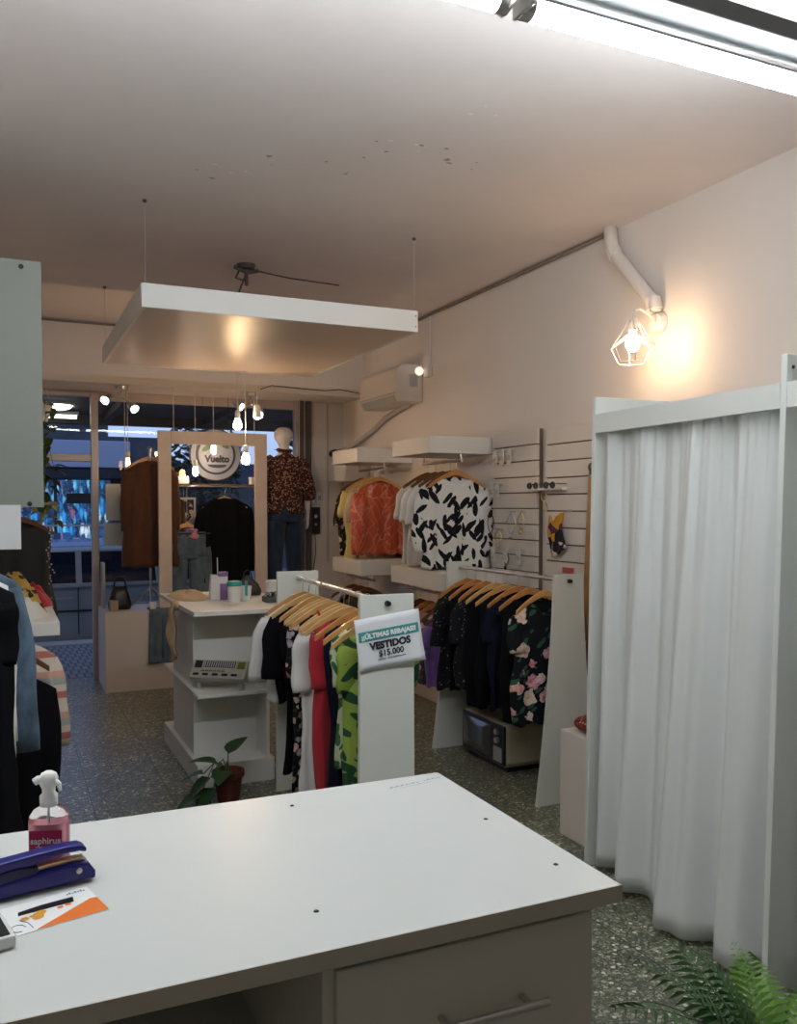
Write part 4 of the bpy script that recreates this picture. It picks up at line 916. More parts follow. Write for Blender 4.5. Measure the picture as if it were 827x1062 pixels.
for z in (2.58,2.64): obj('screw', MB().ball((2.155,4.498,z), .004,.003,.004,8,5), BLACKP, pf, world=True)
jb = thing('ceiling_bracket', (1.42, 5.45, 3.085), 'dark tangled cable bracket on the ceiling above the hung panel', 'bracket')
obj('bracket_plate', MB().lathe([(0,-.03),(.05,-.028),(.06,-.005),(.06,0)]), DARKBR, jb)
obj('bracket_arm', MB().tube([(-.08,0,-.02),(0,0,-.05),(.08,.02,-.025)], .012, 8).cyl((0,0,-.03),(0,0,-.13),.012), DARKBR, jb)
obj('cable', MB().tube([(0,0,-.05),(-.06,-.02,-.2),(-.1,0,-.41)], .006, 6).tube([(.05,0,-.03),(.3,.05,-.04),(.7,.2,-.01)], .005, 6).tube([(-.02,0,-.1),(-.06,.04,-.08),(-.03,.06,-.02)], .006, 6), DARKBR, jb, smooth=True)
WARM = (1, .66, .36)
BULB = mat('bulb_glow', (1,.8,.5), .3, emit=WARM, es=120)
GLB = mat('bulb_glass', (1,.92,.8), .03, trans=1, ior=1.1)
CORD = mat('white_cord', (.7,.68,.64), .6)
def pendant(x, y, zt, zb, label, sock, glow, group, r=.032):
    p = thing('pendant_bulb', (x, y, zt), label, 'lamp', group)
    obj('cord', MB().cyl((x,y,zt),(x,y,zb+.10),.003,n=6), CORD, p, world=True)
    obj('socket', MB().lathe([(0,.115),(.012,.112),(.019,.10),(.019,.05),(0,.05)], (x,y,zb)), sock, p, world=True)
    obj('bulb', MB().lathe([(0,-.035),(r*.6,-.030),(r*.95,-.012),(r,.002),(r*.8,.025),(.015,.05)], (x,y,zb), 16), glow, p, world=True, smooth=True)
PG = 'bare bulbs hanging from the suspended panel'
pendant(1.585, 6.36, 2.555, 2.155, 'glowing warm bulb above the display frame top', CORD, BULB, PG)
pendant(1.64, 6.34, 2.555, 1.90, 'glowing warm bulb in front of the display frame right bar', CORD, BULB, PG)
sp_ = thing('pendant_spot', (1.73, 6.35, 2.555), 'white pendant spot head right of the two warm bulbs', 'lamp')
obj('cord', MB().cyl((0,0,0),(0,0,-.25),.003,n=6), CORD, sp_)
obj('spot_head', MB().lathe([(0,.0),(.02,-.004),(.026,-.02),(.03,-.10),(.026,-.10),(0,-.05)], (0,0,-.24)), PLASTW, sp_)
obj('spot_bulb', MB().ball((.0,0,-.335), .022,.022,.018,12,8), mat('spot_glow', (1,1,1), .4, emit=(1,.86,.7), es=12), sp_, smooth=True)
WG = 'small bulbs in the shop window'
BULB2 = mat('bulb_glow_soft', (1,.8,.6), .3, emit=(1,.72,.5), es=60)
for x, z, l in ((1.745,2.065,'small warm bulb in front of the round shop sign'), (1.579,1.865,'small warm bulb at lower left of the round shop sign')):
    pendant(x, 7.9, 2.58, z, l, CORD, BULB2, WG, .026)
pendant(1.0, 7.95, 2.58, 1.93, 'tiny warm bulb reflection, built as a bulb, left of the brown dress', CORD, mat('bulb_reflection_glow', (1,.7,.5), .3, emit=(1,.55,.25), es=14), WG, .02)  # stands in for a bulb reflection in the window glass

# spotlights under the header
SPOTG = mat('spot_strip_glow', (1,1,1), .4, emit=(1,.93,.85), es=22)
def spots(x, y, label, s):
    t = thing('spotlight', (x, y, 2.58), label, 'spotlight', 'twin spotlights under the header')
    obj('ceiling_plate', MB().lathe([(0,-.03),(.05,-.03),(.055,0)]), STEEL, t)
    obj('arm', MB().tube([(0,0,-.03),(0,0,-.09),(-.09,0,-.10)], .009, 8).tube([(0,0,-.09),(.06,-.02,-.13)], .009, 8), STEEL, t)
    for px_, dz, tilt, ln in ((-.12,-.11,.9,.13),(.08,-.17,-.6,.14)):
        M = Matrix.Translation((px_, -.02, dz)) @ Matrix.Rotation(R(-55), 4, 'X') @ Matrix.Rotation(tilt*s*.6, 4, 'Y')
        h = obj('spot_head', MB().lathe([(0,.06),(.02,.058),(.028,.03),(.042,-.05),(.038,-.05),(.02,-.02),(0,-.02)]).xform(M), STEEL, t)
        obj('spot_lens', MB().lathe([(0,-.047),(.030,-.047),(.030,-.044)], sx=.45).xform(M), SPOTG, h)
spots(.93, 7.74, 'twin metal spotlight under the header left of the display frame', 1)
spots(2.05, 7.74, 'twin metal spotlight under the header above the mannequin', -1)
hc = thing('cable', (2.6, 7.58, 2.6), 'thin dark cable sagging along the header bottom near the mannequin', 'cable')
obj('wire', MB().tube([(2.1,7.59,2.60),(2.2,7.585,2.64),(2.4,7.585,2.63),(2.7,7.585,2.62),(2.85,7.585,2.64),(3.08,7.585,2.61)], .004, 6), BLACKP, hc, world=True)

# ------------------------------------------------------------------ wall lamp with pipe
WPIPE = mat('painted_pipe', (.74,.69,.65), .5)
pi = thing('wall_pipe', (3.05, 3.7, 3.085), 'thick white painted pipe running down the right wall to the lamp', 'pipe')
obj('pipe', MB().tube([(3.05,3.90,3.085),(3.05,3.885,2.99),(3.05,3.86,2.93),(3.05,3.82,2.89),(3.05,3.60,2.66),(3.05,3.545,2.60),(3.05,3.535,2.55)], .036, 14), WPIPE, pi, world=True, smooth=True)
obj('pipe_joint', MB().tube([(3.05,3.872,2.955),(3.05,3.845,2.91)], .042, 14), WPIPE, pi, world=True)
obj('pipe_joint', MB().cyl((3.05,3.548,2.62),(3.05,3.536,2.56),.042), WPIPE, pi, world=True)
obj('conduit', MB().tube([(3.085,3.86,2.95),(3.085,3.76,2.78),(3.085,3.64,2.62),(3.085,3.60,2.55)], .010, 8), WPIPE, pi, world=True, smooth=True)
lm = thing('wall_lamp', (3.07, 3.54, 2.50), 'geometric wire cage wall lamp with glowing bulb above the fitting cabin', 'lamp')
obj('wall_plate', MB().lathe([(0,.035),(.045,.033),(.055,.01),(.055,0)]).xform(Matrix.Translation((3.097,3.545,2.50)) @ Matrix.Rotation(-PI/2,4,'Y')), WPIPE, lm, world=True)
LX, LY = 2.85, 3.46
obj('arm', MB().tube([(3.07,3.54,2.50),(3.0,3.52,2.53),(2.92,3.49,2.545),(2.865,3.465,2.53),(2.85,3.46,2.48)], .006, 8), WPIPE, lm, world=True, smooth=True)
obj('socket', MB().lathe([(0,.0),(.02,.0),(.02,-.06),(0,-.06)], (LX,LY,2.485)), WPIPE, lm, world=True)
cg = MB()
for k in range(6):
    a = 2*PI*k/6; c, s = math.cos(a), math.sin(a); a2 = a+PI/3
    P = lambda r, z, q: (LX+r*math.cos(q), LY+r*math.sin(q), z)
    cg.tube([P(.025,2.47,a), P(.112,2.345,a), P(.072,2.265,a)], .0028, 5)
    for r, z in ((.072,2.265),): cg.cyl(P(r,z,a), P(r,z,a2), .0028, n=5)
    cg.tube([P(.112,2.345,a), P(.03,2.40,a+PI/6), P(.112,2.345,a2)], .0024, 5)
obj('wire_cage', cg, mat('cage_white', (.72,.66,.6), .4), lm, world=True)
obj('bulb', MB().lathe([(0,-.05),(.02,-.046),(.032,-.025),(.034,-.005),(.025,.025),(.014,.05)], (LX,LY,2.37), 16), mat('wall_bulb_glow', (1,.8,.5), .3, emit=(1,.68,.40), es=90), lm, world=True, smooth=True)

# ------------------------------------------------------------------ air conditioner and small fittings
ac = thing('air_conditioner', (2.98, 6.75, 2.4), 'white split air conditioner high on the right wall', 'air conditioner')
ACW = mat('ac_white', (.66,.60,.55), .4)
obj('casing', MB().prism([(2.90,2.40),(3.098,2.40),(3.098,2.70),(2.92,2.70),(2.875,2.66),(2.868,2.46)], 6.34, 7.14, 'y'), ACW, ac, world=True, bev=.008)
obj('air_outlet', MB().add([(2.868,6.40,2.452),(2.902,6.40,2.398),(2.902,7.08,2.398),(2.868,7.08,2.452)], [(0,1,2,3)]), GREYP, ac, world=True, solid=.004)
obj('end_vent', MB().box(2.98,3.05,6.335,6.342,2.52,2.62), GREYP, ac, world=True)
obj('seam', MB().box(2.862,2.872,6.36,7.12,2.468,2.474), GREYP, ac, world=True)
hs = thing('drain_hose', (3.06, 7, 2.4), 'pale drain hose curving from the air conditioner to the corner', 'hose')
obj('hose', MB().tube([(3.06,6.5,2.40),(3.06,6.7,2.38),(3.06,7.0,2.33),(3.06,7.3,2.24),(3.02,7.75,2.12),(2.98,8.10,2.08)], .022, 10), mat('hose_grey', (.50,.46,.43), .6), hs, world=True, smooth=True)
obj('pipe_sleeve', MB().cyl((2.98,8.05,2.085),(2.978,8.139,2.08),.035), BLACKP, hs, world=True)
cs = thing('sensor_lamp', (3.06, 6.22, 2.62), 'small white sensor lamp right of the air conditioner', 'sensor lamp')
obj('junction_box', MB().box(3.06,3.098,6.16,6.24,2.58,2.66), ACW, cs, world=True, bev=.004)
obj('head', MB().ball((3.02,6.24,2.63), .035,.035,.035,14,8), mat('sensor_glow', (.8,.75,.7), .3, emit=(1,.8,.65), es=.8), cs, world=True, smooth=True)
obj('conduit', MB().cyl((3.09,6.19,2.66),(3.09,6.19,3.06),.007,n=8), WPIPE, cs, world=True)
cn2 = thing('conduit', (3.0, 8.12, 2.0), 'thin grey conduit running down the recess wall right of the mannequin', 'conduit')
obj('tube', MB().tube([(2.93,8.13,2.57),(2.93,8.13,2.0),(2.93,8.13,1.0)], .010, 8), mat('conduit_grey', (.45,.42,.40), .6), cn2, world=True)
ic = thing('intercom', (2.79, 8.13, 1.29), 'black wall intercom box right of the mannequin hand', 'intercom')
obj('case', MB().box(2.735,2.835,8.09,8.14,1.29,1.55), BLACKP, ic, world=True, bev=.005)
obj('button', MB().ball((2.79,8.088,1.38),.012,.006,.012,10,6).ball((2.79,8.088,1.46),.018,.006,.018,10,6), GREYP, ic, world=True)
obj('cord', MB().tube([(2.79,8.12,1.29),(2.80,8.125,1.1),(2.77,8.13,.9),(2.79,8.13,.67)], .004, 6), BLACKP, ic, world=True)
for x, l in ((2.765,'left one of two white sockets above the black intercom'),(2.84,'right one of two white sockets above the black intercom')):
    w_ = thing('wall_socket', (x, 8.13, 1.62), l, 'wall socket', 'white sockets above the intercom')
    obj('plate', MB().box(x-.028,x+.028,8.125,8.14,1.58,1.70), PLASTW, w_, world=True, bev=.003); obj('face', MB().box(x-.014,x+.014,8.121,8.126,1.62,1.665), GREYP, w_, world=True)
wp = thing('wall_panel_box', (3.0, 7.75, 1.78), 'small white cabinet on the wall left of the far upper shelf', 'wall cabinet')
obj('cabinet_body', MB().box(2.86,3.098,7.45,7.9,1.79,1.98), mat('small_cab', (.62,.60,.62), .5), wp, world=True, bev=.003)
obj('cabinet_door', MB().box(2.852,2.861,7.46,7.89,1.80,1.97), mat('small_cab_front', (.75,.74,.76), .4), wp, world=True, bev=.002)

# ------------------------------------------------------------------ display window: platform, frame, garments, mannequin
dp = thing('display_platform', (1.9, 7.85, 0), 'beige boxed display platform in the shop window', 'platform')
obj('platform_front', MB().box(.757,3.095,7.55,7.57,0,.65), PLAT, dp, world=True); obj('platform_side', MB().box(.757,.777,7.57,8.15,0,.65), PLAT, dp, world=True)
obj('platform_top', MB().box(.757,3.095,7.55,8.158,.65,.67), PLAT, dp, world=True, bev=.002)
obj('side_board', MB().box(.78,.80,7.95,8.15,.67,1.06), ALU, dp, world=True)
df = thing('open_frame_stand', (1.68, 7.62, .67), 'tall open beige wooden frame standing in the shop window', 'frame')
obj('frame_bar', MB().box(1.205,1.315,7.60,7.64,.685,2.205), BEIGE, df, world=True, bev=.003)
obj('frame_bar', MB().box(2.05,2.16,7.60,7.64,.685,2.205), BEIGE, df, world=True, bev=.003)
obj('frame_bar', MB().box(1.315,2.05,7.60,7.64,2.095,2.205), BEIGE, df, world=True, bev=.003)
obj('frame_bar', MB().box(1.315,2.05,7.60,7.64,.685,.77), BEIGE, df, world=True, bev=.003)
for x in (1.34, 2.05): obj('wire', MB().cyl((x,7.62,2.19),(x,7.62,2.58),.003,n=6), CORD, df, world=True)
# shelf in window
ws = thing('window_shelf', (1.75, 8.0, 1.74), 'narrow dark wooden shelf across the shop window behind the frame', 'shelf')
obj('shelf_board', MB().box(.95,2.58,7.88,8.10,1.735,1.76), mat('dark_shelf_wood', (.16,.11,.08), .5), ws, world=True, bev=.002)
obj('shelf_rail', MB().cyl((.95,7.84,1.735),(2.58,7.84,1.735),.007,n=8).cyl((1.2,7.84,1.735),(1.2,7.9,1.745),.005,n=6).cyl((2.4,7.84,1.735),(2.4,7.9,1.745),.005,n=6), STEEL, ws, world=True)
obj('hanging_cord', MB().cyl((.97,7.9,1.75),(.97,7.9,2.58),.003,n=6).cyl((2.56,7.9,1.75),(2.56,7.9,2.58),.003,n=6), CORD, ws, world=True)
tl_ = thing('tea_light', (1.47, 7.98, 1.76), 'white block with glowing orange light on the window shelf', 'light')
obj('block', MB().box(-.06,.06,-.04,.04,0,.07), PLASTW, tl_, bev=.005); obj('flame', MB().lathe([(0,.07),(.018,.075),(.02,.10),(.012,.12),(0,.135)]), mat('orange_glow', (1,.4,.1), .4, emit=(1,.3,.08), es=3), tl_, smooth=True)
solo('box', MB().box(2.1,2.22,7.92,8.02,1.76,1.83), PLASTW, (2.16,7.97,1.76), 'small white box on the right end of the window shelf', 'box', bev=.004)
# round sign
rs = thing('shop_sign', (1.82, 8.15, 1.8), 'round black and white shop sign hanging in the window behind the frame', 'sign')
SC = (1.82, 8.15, 2.04)
def disc(r, y, th=.012): return MB().lathe([(0,-th/2),(r,-th/2),(r,th/2),(0,th/2)], n=40).xform(Matrix.Translation((SC[0],y,SC[2])) @ Matrix.Rotation(PI/2,4,'X'))
SGW = mat('shop_sign_white', (.24,.26,.31), .6); SGD = mat('shop_sign_dark', (.02,.03,.05), .5)
obj('outer_ring', disc(.245, 8.16), SGD, rs, world=True); obj('white_ring', disc(.235, 8.152), SGW, rs, world=True); obj('dark_ring', disc(.185, 8.145), SGD, rs, world=True); obj('face', disc(.165, 8.138), SGW, rs, world=True)
text('Vuelto', .085, BLACKP, face_y((1.83,8.130,2.0)), rs, bold=.005)
gl_ = MB()
for x, z, a in ((1.73,2.10,.6),(1.90,2.13,-.5),(1.86,2.16,.2)): gl_.add([(x+.05*math.cos(q*PI/5)*math.cos(a)-.022*math.sin(q*PI/5)*math.sin(a), 8.130, z+.05*math.cos(q*PI/5)*math.sin(a)+.022*math.sin(q*PI/5)*math.cos(a)) for q in range(10)], [tuple(range(10))])
obj('green_leaf', gl_, mat('sign_green', (.07,.14,.05), .6), rs, world=True)
obj('dark_swash', MB().add([(1.83+.09*math.cos(q*PI/8), 8.130, 1.945+(.028*math.sin(q*PI/8) if q > 8 else .004)) for q in range(16)], [tuple(range(16))]), SGD, rs, world=True)
obj('hanging_wire', MB().cyl((1.70,8.15,2.2),(1.70,8.15,2.58),.002,n=5).cyl((1.94,8.15,2.2),(1.94,8.15,2.58),.002,n=5), BLACKM, rs, world=True)
for (x0,x1,z0,z1,l) in ((.835,1.0,1.43,1.76,'upper of two pale paper sheets stuck on the shop window glass'),(.815,1.0,1.20,1.41,'lower of two pale paper sheets stuck on the shop window glass')):
    solo('poster', MB().box(x0,x1,8.182,8.187,z0,z1), mat('poster_pale', (.62,.68,.66), .6), ((x0+x1)/2,8.185,z0), l, 'poster', 'paper sheets on the window glass')
fpz = thing('framed_print', (1.5, 8.1, 1.40), 'white framed print hanging under the window shelf', 'picture')
obj('picture_frame', MB().box(1.40,1.62,8.09,8.105,1.40,1.64), PLASTW, fpz, world=True, bev=.003); obj('print', MB().box(1.42,1.60,8.086,8.091,1.42,1.62), C_PAT, fpz, world=True)
obj('cord', MB().cyl((1.51,8.097,1.64),(1.51,8.097,1.74),.002,n=5), CORD, fpz, world=True)
# window garments
WGm = 'clothes shown in the shop window'
garment('sweater', C_BLACK, (1.83,7.84,1.715), 0, 'black knitted sweater hanging inside the display frame', 'sweater', WGm, L=.94, sw=.22, hw=.235, sl=.62, sr=.08, slx=.12, thick=.06, neck=.03, seed=200, top=-.05)
hanger((1.83,7.84,1.715), 0, 0, 'wooden hanger holding the black sweater in the shop window', 'hangers in the shop window')
# jeans
def jeans_mb(w=.19, hipw=.21, L=.64, lw=.095, gap=.012, seed=0):
    m = MB(); random.seed(seed)
    def hip(u, v):
        a = 2*PI*u; x = (w+(hipw-w)*v)*spow(math.cos(a), .7); y = (.03+.02*v)*spow(math.sin(a), .9)+.004*math.sin(30*x+5*v)
        return (x, y, -.24*v)
    m.grid(hip, 40, 8, True)
    for s in (-1, 1):
        def leg(u, v):
            a = 2*PI*u; r = hipw/2-.001+(lw-hipw/2)*v; x = s*(hipw/2+.01*v)+r*spow(math.cos(a), .7); y = (.05-.005*v)*spow(math.sin(a), .9)+.006*math.sin(14*v+s)
            return (x, y, -.22-(L-.22)*v)
        m.grid(leg, 28, 12, True)
    return m
jn = thing('jeans', (1.49,7.80,1.33), 'faded grey blue jeans on a hanger inside the display frame', 'jeans', WGm)
obj('denim', jeans_mb(), DEN2, jn, smooth=True, solid=.003)
obj('waistband', MB().tube([(.192*spow(math.cos(a),.7), .034*spow(math.sin(a),.9), -.015) for a in [2*PI*k/36 for k in range(37)]], .008, 8, flat=2.0), DEN3, jn)
for s in (-1,1): obj('pocket', MB().grid(lambda u,v: (s*.09-.055+.11*u, -.056-.004*v, -.10-.11*v+(.02*abs(2*u-1) if v > .5 else 0)), 6, 4), DEN2, jn, solid=.004)
hanger((1.49,7.84,1.475), 0, 2, 'wooden hanger holding the grey blue jeans in the shop window', 'hangers in the shop window')
cdm = solo('cord', MB().cyl((1.49,7.84,1.49),(1.49,7.84,1.742),.002,n=6), CORD, (1.49,7.84,1.5), 'thin white cord hanging the jeans hanger from the window rail', 'cord')
garment('camisole', mat('pink_satin', (.45,.20,.28), .5, sheen=.3), (1.52,7.77,1.455), 0, 'small pink and white camisole draped over the jeans hanger', 'camisole', WGm, L=.18, sw=.05, hw=.07, neck=.02, nw=.03, thick=.02, seed=210)
# brown dress on stand
garment('dress', C_BROWN, (1.165,7.80,2.06), 0, 'long brown knitted dress left of the display frame', 'dress', WGm, L=1.03, sw=.205, hw=.235, sl=.55, sr=.075, slx=.08, thick=.07, fold=.012, neck=.02, seed=220)
hanger((1.165,7.80,2.06), 0, 1, 'wooden hanger holding the brown dress in the shop window', 'hangers in the shop window')
dsd = thing('dress_stand', (1.165,7.80,.67), 'metal tripod stand carrying the brown dress', 'stand')
obj('pole', MB().cyl((0,0,.08),(0,0,1.39),.012,n=10), STEEL, dsd)
for k in range(3):
    a = 2*PI*k/3+.4; obj('leg', MB().tube([(0,0,.18),(.10*math.cos(a),.10*math.sin(a),.08),(.20*math.cos(a),.20*math.sin(a),.012)], .010, 8), STEEL, dsd)
garment('cardigan', C_FOLD, (1.37,7.88,1.735), 0, 'stand-in for the brown dress edge inside the frame left bar, folds painted as stripes', 'cardigan', WGm, L=.66, sw=.10, hw=.11, neck=.04, nw=.04, thick=.03, seed=225)  # added piece for the brown dress edge; stripes paint its folds
hanger((1.37,7.88,1.735), R(60), 1, 'wooden hanger of the brown dress edge stand-in', 'hangers in the shop window')
# denim skirt in front of platform
dj = thing('jeans', (1.23,7.55,.67), 'dark blue denim hanging over the platform edge under the frame left corner', 'jeans', WGm)
def drape(u, v):
    L = v*.64
    if L < .17: y, z = 7.73-L, .676+.004*math.sin(9*u)
    elif L < .21: q = (L-.17)/.04*PI/2; y, z = 7.56-.022*math.sin(q), .676-.022*(1-math.cos(q))
    else: y, z = 7.538-.010*math.sin(8*u)*(L-.2)*3-.006, .654-(L-.21)
    return (1.12+.20*u-.02*v*(1-2*u), y, z)
obj('denim', MB().grid(drape, 18, 40), DEN2, dj, world=True, smooth=True, solid=.006)
obj('side_seam', MB().tube([(1.22,7.531,.64),(1.22,7.526,.45),(1.22,7.524,.27)], .0035, 5), DEN3, dj, world=True)
bg = thing('handbag', (.90,7.80,.67), 'black slouchy handbag on the platform under the brown dress', 'handbag')
obj('bag_body', loft([rr(.09,.06,0), rr(.10,.065,.05), rr(.08,.05,.14), rr(.05,.025,.20)]), mat('black_leather', (.012,.011,.011), .4), bg, smooth=True); obj('strap', MB().tube([(-.05,0,.18),(-.03,0,.28),(.04,0,.28),(.06,0,.17)], .008, 8), MC['black_leather'], bg, smooth=True)
solo('box', MB().box(.805,.87,7.62,7.70,.67,.76), mat('kraft', (.36,.28,.20), .8), (.84,7.66,.67), 'small tan box at the left corner of the display platform', 'box', bev=.004)
wc = thing('cup', (1.15,7.60,.67), 'small white cup on the platform edge left of the frame', 'cup'); obj('cup_body', MB().lathe([(0,0),(.026,0),(.032,.07),(.028,.07),(.023,.008),(0,.008)]), PLASTW, wc)

# mannequin
MAN = mat('mannequin_white', (.64,.60,.55), .35)
def skin(name, verts, edges, radii, m, parent, sub=2):
    me = bpy.data.meshes.new(name); me.from_pydata(verts, edges, []); o = bpy.data.objects.new(name, me); COL.objects.link(o); me.materials.append(m)
    md = o.modifiers.new('skin', 'SKIN'); md.use_smooth_shade = True
    for i, r in enumerate(radii):
        sv = me.skin_vertices[0].data[i]; sv.radius = (r, r) if not isinstance(r, tuple) else r; sv.use_root = (i == 0)
    s = o.modifiers.new('sub', 'SUBSURF'); s.levels = sub; s.render_levels = sub
    if parent is not None: o.parent = parent
    return o
mq = thing('mannequin', (2.42,7.92,.67), 'white mannequin in leopard print blouse and dark jeans beside the frame', 'mannequin', rz=R(8))
V = []; E = []; RD = []
def J(p, r, par=None):
    V.append(p); RD.append(r); i = len(V)-1
    if par is not None: E.append((par, i))
    return i
pel = J((0,0,.86), (.15,.10)); wst = J((0,0,1.02), (.115,.085), pel); chs = J((0,.01,1.20), (.15,.10), wst); upp = J((0,.0,1.30), (.085,.06), chs); nk_ = J((0,.0,1.41), .046, upp); hb = J((0,.012,1.475), .05, nk_)
h1 = J((0,.02,1.53), (.098,.115), hb); h2 = J((0,.015,1.59), (.095,.11), h1); h3 = J((0,.01,1.64), (.05,.06), h2)
for s in (-1, 1):
    hp = J((s*.085,0,.80), .085, pel); kn = J((s*.10,.01,.45), .055, hp); an = J((s*.11,0,.07), .036, kn); J((s*.125,.10,.03), .028, an)
    sh = J((s*.145,0,1.295), .045, upp); el = J((s*.235,-.015,1.05), .038, sh); wr = J((s*.255,.03,.83), .024, el); pm_ = J((s*.258,.045,.76), (.018,.032), wr)
    for k, L in enumerate((.055,.065,.07,.062)):
        f1 = J((s*.258,.022+k*.014,.735), .0085, pm_); f2 = J((s*.256,.024+k*.015,.735-L*.55), .008, f1); J((s*.250,.024+k*.016,.735-L), .0065, f2)
    t1 = J((s*.250,.085,.765), .009, wr); J((s*.244,.092,.725), .0075, t1)
skin('body', V, E, RD, MAN, mq)
LEO = m_speck('leopard_print', (.075,.024,.02), [(.30,.20,.15),(.02,.01,.01),(.07,.022,.02),(.34,.25,.19)], 62, .47)
def blouse(u, v):
    a = 2*PI*u; z = 1.415-.59*v
    w = [.060,.185,.210,.198,.178,.168,.18,.205][min(7, int(v*7))]; w2 = [.060,.185,.210,.198,.178,.168,.18,.205,.21][min(7, int(v*7))+1 if v < 1 else 7]; f = v*7-int(v*7); w = w+(w2-w)*f
    d = .062+(.118-.062)*min(1, v*5)
    return (w*spow(math.cos(a),.85)+.004*math.sin(20*v), d*spow(math.sin(a),.9)+.008*v*math.sin(6*a), z-.05*abs(math.cos(a))*(1-v)**4*(1 if v < .3 else .2))
obl = obj('blouse', MB().grid(blouse, 48, 28, True), LEO, mq, smooth=True, solid=.003)
for s in (-1, 1):
    obj('sleeve', MB().tube([(s*.12,0,1.325),(s*.17,0,1.29),(s*.215,-.008,1.16),(s*.245,-.012,1.02),(s*.258,.0,.96)], [.055,.075,.07,.07,.06], 16, False), LEO, obl, smooth=True, solid=.003)
obj('collar', MB().tube([(.06*math.cos(a), .060*math.sin(a), 1.415+.012*math.sin(a)) for a in [2*PI*k/24 for k in range(25)]], .018, 8, False), LEO, obl, smooth=True)
obj('bow_tie_end', MB().grid(lambda u,v: (-.01+.03*u+.02*v, -.075-.035*math.sin(PI*v*.6), 1.38-.13*v), 4, 8), C_OFF, obl, smooth=True, solid=.004)
tr_ = MB()
def hips(u, v):
    a = 2*PI*u; return ((.155+.03*v)*spow(math.cos(a),.85), (.11+.012*v)*spow(math.sin(a),.95), .93-.19*v)
tr_.grid(hips, 40, 8, True)
for s in (-1, 1):
    def lg(u, v):
        a = 2*PI*u; r = .094-.030*v; return (s*(.092+.018*v)+r*math.cos(a), .01*math.sin(PI*v)+(.115-.05*v)*math.sin(a)*(1-.15*v), .75-.67*v+.004*math.sin(30*v))
    tr_.grid(lg, 26, 16, True)
obj('trousers', tr_, DEN3, mq, smooth=True, solid=.003)
obj('base_plate', MB().lathe([(0,0),(.17,0),(.17,.012),(0,.014)]), STEEL, mq)

# ------------------------------------------------------------------ left side
bd = thing('wall_display_panel', (-.1, 4.32, 1.55), 'big plain white panel high on the left side with black screw caps', 'display panel')
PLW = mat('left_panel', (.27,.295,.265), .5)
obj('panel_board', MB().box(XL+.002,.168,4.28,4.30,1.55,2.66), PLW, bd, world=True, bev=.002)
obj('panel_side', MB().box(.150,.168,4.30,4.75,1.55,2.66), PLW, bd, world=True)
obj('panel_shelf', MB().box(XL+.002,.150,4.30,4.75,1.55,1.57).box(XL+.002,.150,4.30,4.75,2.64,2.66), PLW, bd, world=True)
for x, z in ((.085,2.63),(.108,1.565)): obj('screw_cap', MB().ball((x,4.279,z), .011,.005,.011,12,6), BLACKP, bd, world=True)
solo('paper_notice', MB().grid(lambda u,v: (-.25+.32*u, 4.274+.003*math.sin(PI*u), 1.36+.20*v), 8, 3), mat('notice_paper', (.80,.83,.85), .6), (-.1,4.26,1.36), 'blank white paper hanging from the bottom of the left panel', 'paper', solid=.001)
lb2 = thing('display_box', (-.1, 4.9, .97), 'white box shelf on the left wall heaped with scarves', 'wall shelf')
obj('shelf_box', MB().box(XL+.002,.225,4.2,5.65,.97,1.03), mat('shelf_bright', (.74,.72,.68), .45), lb2, world=True, bev=.003)
obj('under_rail', MB().cyl((-.03,4.25,.915),(-.03,5.6,.915),.010).cyl((-.03,4.3,.915),(-.03,4.3,.97),.007).cyl((-.03,5.5,.915),(-.03,5.5,.97),.007), STEEL, lb2, world=True)
YB = m_leaf('yellow_black_print', (.52,.33,.08), (.03,.025,.02), 16, .32, (.3,1.2), 1.8)
solo('scarf', crumple((.02,4.62,1.03), .17, .20, .20, 1), YB, (.02,4.62,1.03), 'heaped yellow and black print scarf on the left box shelf', 'scarf', smooth=True)
solo('scarf', crumple((.08,4.42,1.03), .10, .12, .12, 4), C_OFF, (.08,4.42,1.03), 'small cream scarf bundled in front of the yellow one', 'scarf', smooth=True)
solo('scarf', crumple((.15,5.0,1.03), .08, .17, .12, 7), C_RED, (.15,5.0,1.03), 'red scarf lying behind the yellow one on the left shelf', 'scarf', smooth=True)
# left floor rack (mostly outside the frame)
lr = thing('clothes_rail', (-.06, 3.2, 0), 'chrome clothes rail along the left wall with denim jacket', 'clothes rack')
obj('rail', MB().cyl((-.14,2.65,1.42),(-.14,3.6,1.42),.012), CHROME, lr, world=True)
for y in (2.65, 3.6): obj('rail_bracket', MB().tube([(-.14,y,1.42),(-.2,y,1.42),(-.45,y,1.36)], .012, 8), CHROME, lr, world=True)
GL = 'clothes on the left rail'; HL = 'hangers on the left rail'
def lg_(nm, m, y, lb_, ct, x=-.06, z=1.42, hg=1, **k):
    garment(nm, m, (x, y, z), R(-4), lb_, ct, GL, **k)
    hh = hanger((x, y, z), R(-4), hg, 'wooden hanger carrying the ' + lb_.split(' on the')[0].split(' at the')[0].split(' behind')[0].split(' under')[0], HL)
    hh.scale = (min(1, k.get('sw', .2)*4.3), 1, 1)
lg_('dress', C_BLACK, 2.82, 'long black dress at the front of the left rail', 'dress', x=-.145, top=-.05, nw=.06, L=1.18, hw=.19, sw=.17, sl=.2, sr=.05, slx=.05, seed=300)
lg_('blouse', C_WHITE, 3.02, 'white blouse between the black dress and the denim jacket', 'blouse', x=-.15, top=-.05, nw=.06, L=.80, hw=.16, sw=.16, sl=.5, sr=.05, slx=.07, seed=301)
lg_('jacket', DEN, 3.28, 'blue denim jacket on the left rail', 'jacket', x=-.135, top=-.05, nw=.06, L=.62, hw=.17, sw=.175, sl=.60, sr=.062, slx=.16, thick=.06, seed=302, collar=DEN)
fr_ = thing('clothes_rail', (-.03, 3.9, 1.06), 'short chrome rail in front of the left box shelf', 'clothes rack')
